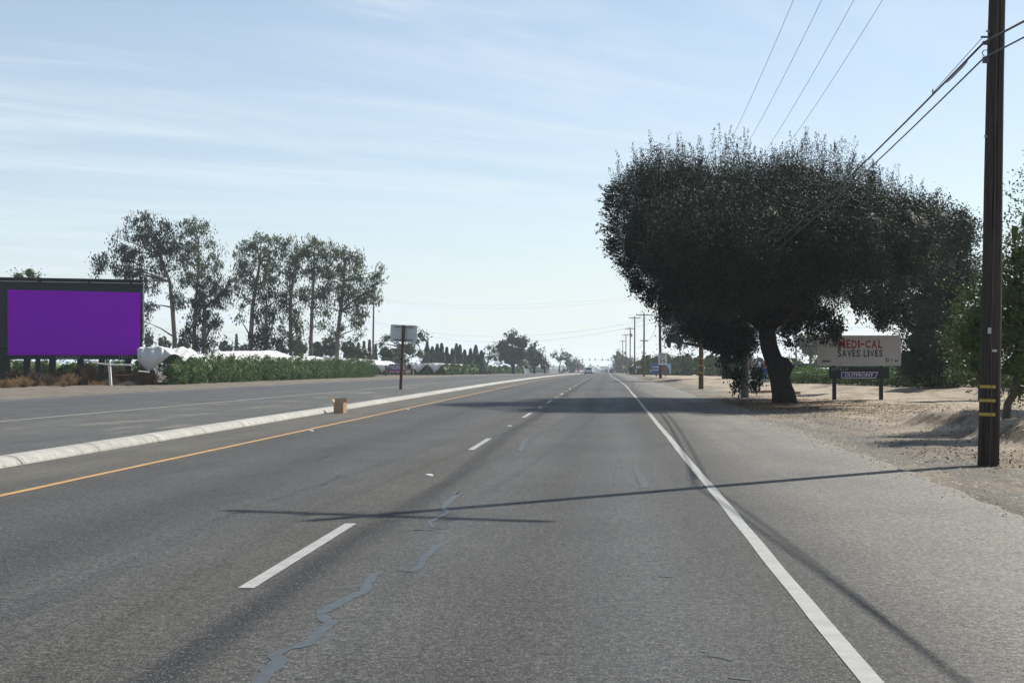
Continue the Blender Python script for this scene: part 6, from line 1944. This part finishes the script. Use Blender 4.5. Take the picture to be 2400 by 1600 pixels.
# ------------------------------------------------------------------ weeds, dry grass, fallen leaves
def dry_bush(px, py, wpx, hpx, label, m=None, group='dry weeds below the billboard', n=700, name='dry_bush'):
    g = G(px, py)
    k = g.y / FPX
    root = tag(empty(name, (g.x, g.y, gzf(g.x, g.y))), label, 'dry weed', group)
    cl = Cloud()
    if 'below' in group: wpx, hpx = wpx * 1.5, hpx * 0.85
    R_, H = wpx * k / 2, hpx * k
    az = RNG.uniform(0, 6.28, n); t_ = RNG.uniform(0, 1, n) ** 0.8; sp_ = RNG.uniform(0, 1, n); az = az + 0.5 * np.sin(az * 5); sp_ = sp_ * (0.75 + 0.35 * np.sin(az * 3 + px) * np.sin(az * 7))
    C = np.stack([R_ * sp_ * t_ ** 0.6 * np.cos(az), R_ * 0.8 * sp_ * t_ ** 0.6 * np.sin(az), H * t_ * (1 - 0.45 * sp_ ** 2)], 1)
    ax = np.stack([np.cos(az) * sp_, np.sin(az) * sp_, 0.8 + 0 * az], 1)
    s_ = max(0.03, H * 0.16)
    C[:, 2] *= 0.68 + 0.2 * np.sin(az * 4 + py) + RNG.uniform(-0.1, 0.15, n)
    C[:, 2] = np.abs(C[:, 2])
    cl.add(quads(C, s_ * 1.9, s_ * 0.2, axis=ax, spread=0.55))
    cl.build('twigs', m or dry_m, root)
    mb = MB()
    for a in range(4): mb.tube([(0, 0, -0.03), (R_ * 0.3 * math.cos(a * 1.6), R_ * 0.3 * math.sin(a * 1.6), H * 0.6)], [0.012 * max(1, H), 0.005], 4)
    mb.build('stem', bark_brown, root)


W = [(15, 909, 60, 30, 'clump of golden dry grass at the frame edge under the billboard', dry_gold, 1500), (55, 907, 60, 34, 'golden brown weed clump beside the first grass clump', dry_gold, 1300), (80, 905, 40, 52, 'tall thin weed stalks in front of the pale sheet scraps', dry_m, 900),
     (110, 904, 50, 36, 'greenish brown weed clump under the billboard middle', dry_m, 1200), (160, 904, 44, 40, 'coppery weed clump with an orange foot', dry_gold, 1200), (150, 906, 30, 22, 'low orange tuft before the coppery clump', dry_gold, 600), (200, 902, 62, 60, 'big dark brown tumbleweed bush next to the leaning white post', dry_m, 4200),
     (250, 900, 40, 58, 'dark brown bush right behind the leaning white post', dry_m, 2600), (335, 902, 64, 52, 'rounded dark brown bush under the hanging white sheet', dry_m, 3600), (290, 901, 50, 46, 'brown bush behind the twig heap', dry_m, 2600), (300, 904, 54, 16, 'pale heap of dead twigs beside the leaning white post', simple('grey_twigs', (0.2, 0.17, 0.14), 0.9, 0.1), 900),
     (180, 903, 60, 56, 'dark bush in the shade under the billboard middle', dry_m, 2600), (130, 902, 60, 44, 'shaded bush behind the greenish clump', dry_m, 2000), (30, 902, 70, 48, 'shaded bush behind the golden grass', dry_m, 2200)]
for px, py, wd, hg, lab, m_, n in W:
    if 'right behind' in lab: lab = lab.replace('right behind', 'just behind')
    dry_bush(px, py, wd, hg, lab, m_, n=n)
DB = [(101, 979, 8, 6), (118, 978, 14, 5), (181, 971, 12, 8), (211, 968, 10, 8), (240, 965, 22, 9), (592, 935, 9, 6), (606, 932, 12, 4), (720, 926, 22, 6), (765, 919, 7, 5), (757, 922, 9, 4), (868, 917, 16, 4), (627, 966, 9, 10)]
for i, (px, py, wd, hg) in enumerate(DB):
    dry_bush(px, py, wd, hg, '%s small dry tumbleweed scrap along the faded median line counting from the frame edge' % ORD[i], dry_gold if i % 2 else dry_m, 'tumbleweed scraps in the median', 110, 'dried_weed')
for i, (px, py, wd, hg) in enumerate([(547, 1004, 8, 5), (561, 1002, 14, 4), (662, 986, 8, 5), (714, 974, 16, 8), (706, 978, 6, 4), (765, 967, 9, 8)]):
    dry_bush(px, py, wd, hg, '%s dead leaf clump caught at the foot of the kerb counting toward the cardboard box' % ORD[i], dry_m, 'dead leaf clumps at the kerb', 90, 'leaf_clump')


def scatter(name, label, xy, ln, wd, m, up=0.01):
    x, y = xy[:, 0], xy[:, 1]
    z = gz(x, y) + up
    z = np.where(x < asphalt_edge(y), rz(y) + 0.008, z)
    C = np.stack([x, y, z], 1)
    n = len(C)
    a = unit(n) * np.array([1, 1, 0.35]); a /= np.linalg.norm(a, axis=1, keepdims=True)
    b_ = np.cross(a, unit(n) * 0.35 + np.array([0, 0, 1.0])); b_ /= np.linalg.norm(b_, axis=1, keepdims=True)
    sc = RNG.uniform(0.6, 1.4, (n, 1))
    l, w_ = a * ln / 2 * sc, b_ * wd / 2 * sc
    V = np.stack([C - l, C + w_, C + l, C - w_], 1).reshape(-1, 3)
    o = link(name, np_mesh(name, V, np.arange(4 * n).reshape(-1, 4)), m)
    tag(o, label, None, None, 'stuff')


def patch(cx, cy, sx, sy, n, pw=1.0):
    return np.stack([cx + RNG.normal(0, sx, n), cy + RNG.normal(0, sy, n)], 1)


# dry grass standing between the weeds
n = 5200
gp = [G(px, py) for px, py in zip(np.linspace(-30, 350, 24), [909, 908, 907, 906, 905, 905, 904, 904, 904, 903, 903, 903, 903, 902, 902, 902, 902, 902, 902, 901, 901, 901, 901, 901])]
ii = RNG.integers(0, 23, n); ff = RNG.uniform(0, 1, n)
gx_ = np.array([gp[i].x + (gp[i + 1].x - gp[i].x) * f for i, f in zip(ii, ff)]) + RNG.normal(0, 0.3, n)
gy_ = np.array([gp[i].y + (gp[i + 1].y - gp[i].y) * f for i, f in zip(ii, ff)]) + np.abs(RNG.normal(0, 1.6, n)) - 0.3
hh_ = RNG.uniform(0.12, 0.5, n) * (0.35 + 1.2 * vnoise(gx_ * 0.8, gy_ * 0.8, 77))
base_ = np.stack([gx_, gy_, gz(gx_, gy_) - 0.02], 1)
ln_ = np.stack([RNG.normal(0, 0.22, n), RNG.normal(0, 0.22, n), np.ones(n)], 1) * hh_[:, None]
sd_ = np.stack([RNG.uniform(0.012, 0.03, n), RNG.normal(0, 0.01, n), np.zeros(n)], 1)
V = np.stack([base_ - sd_, base_ + sd_, base_ + ln_ + sd_ * 0.2, base_ + ln_ - sd_ * 0.2], 1).reshape(-1, 3)
tag(link('dry_grass', np_mesh('dry_grass', V, np.arange(4 * n).reshape(-1, 4)), dry_gold), 'dry golden grass below the billboard', None, None, 'stuff')
pts = np.concatenate([patch(6.4, 52, 1.8, 4.5, 15000), patch(8.5, 46, 2.6, 4, 9000), patch(10.5, 37, 3.0, 2.4, 4200), patch(6.2, 22.5, 0.6, 1.6, 1100), patch(9, 29, 1.6, 4, 1400)])
pts = pts[pts[:, 0] > 4.7]
scatter('fallen_leaves', 'brown fallen leaves strewn on the sand below the trees', pts, 0.055, 0.03, litter_m)
pts = np.concatenate([np.stack([RNG.uniform(4.0, 8.5, 9000), RNG.uniform(11, 45, 9000)], 1), np.stack([4.35 + RNG.normal(0, 0.35, 3500), RNG.uniform(9, 60, 3500)], 1)])


def stones(name, label, xy, m):
    n = len(xy)
    x, y = xy[:, 0], xy[:, 1]
    z = np.where(x < asphalt_edge(y) + 0.05, rz(y), gz(x, y))
    C = np.stack([x, y, z], 1)
    s = (RNG.uniform(0.15, 1, n) ** 2.6 * 0.022 + 0.005)[:, None]
    base = np.array([(1, 0, 0), (-0.5, 0.87, 0), (-0.5, -0.87, 0), (0.1, 0.05, 0.8)])
    an = RNG.uniform(0, 6.28, n)
    R_ = np.zeros((n, 3, 3)); R_[:, 0, 0] = np.cos(an); R_[:, 0, 1] = -np.sin(an); R_[:, 1, 0] = np.sin(an); R_[:, 1, 1] = np.cos(an); R_[:, 2, 2] = 1
    V = (np.einsum('nij,kj->nki', R_, base) * s[:, None, :] * RNG.uniform(0.7, 1.3, (n, 4, 1)) + C[:, None, :]).reshape(-1, 3)
    F = (np.arange(n)[:, None, None] * 4 + np.array([(0, 1, 3), (1, 2, 3), (2, 0, 3)])[None]).reshape(-1, 3)
    o = link(name, np_mesh(name, V, F), m)
    tag(o, label, None, None, 'stuff')


stones('gravel', 'loose gravel along the ragged asphalt edge', pts, leaf_mat('gravel_stone', [(0.12, 0.11, 0.10), (0.18, 0.165, 0.145), (0.27, 0.25, 0.215)], 0.0, 0.9, 0.1))

# ------------------------------------------------------------------ air
mb = MB()
mb.box((0, 1900, 7.5), (5600, 4200, 41))
hz = mb.build('haze', None)
tag(hz, None, None, None, 'stuff')
hm = bpy.data.materials.new('thin_haze'); hm.use_nodes = True
t = hm.node_tree; t.nodes.clear()
ho = t.nodes.new('ShaderNodeOutputMaterial'); pv = t.nodes.new('ShaderNodeVolumePrincipled')
pv.inputs['Color'].default_value = (0.80, 0.90, 1.0, 1); pv.inputs['Density'].default_value = 0.00022; pv.inputs['Anisotropy'].default_value = 0.3
t.links.new(pv.outputs[0], ho.inputs['Volume'])
hz.data.materials.append(hm)
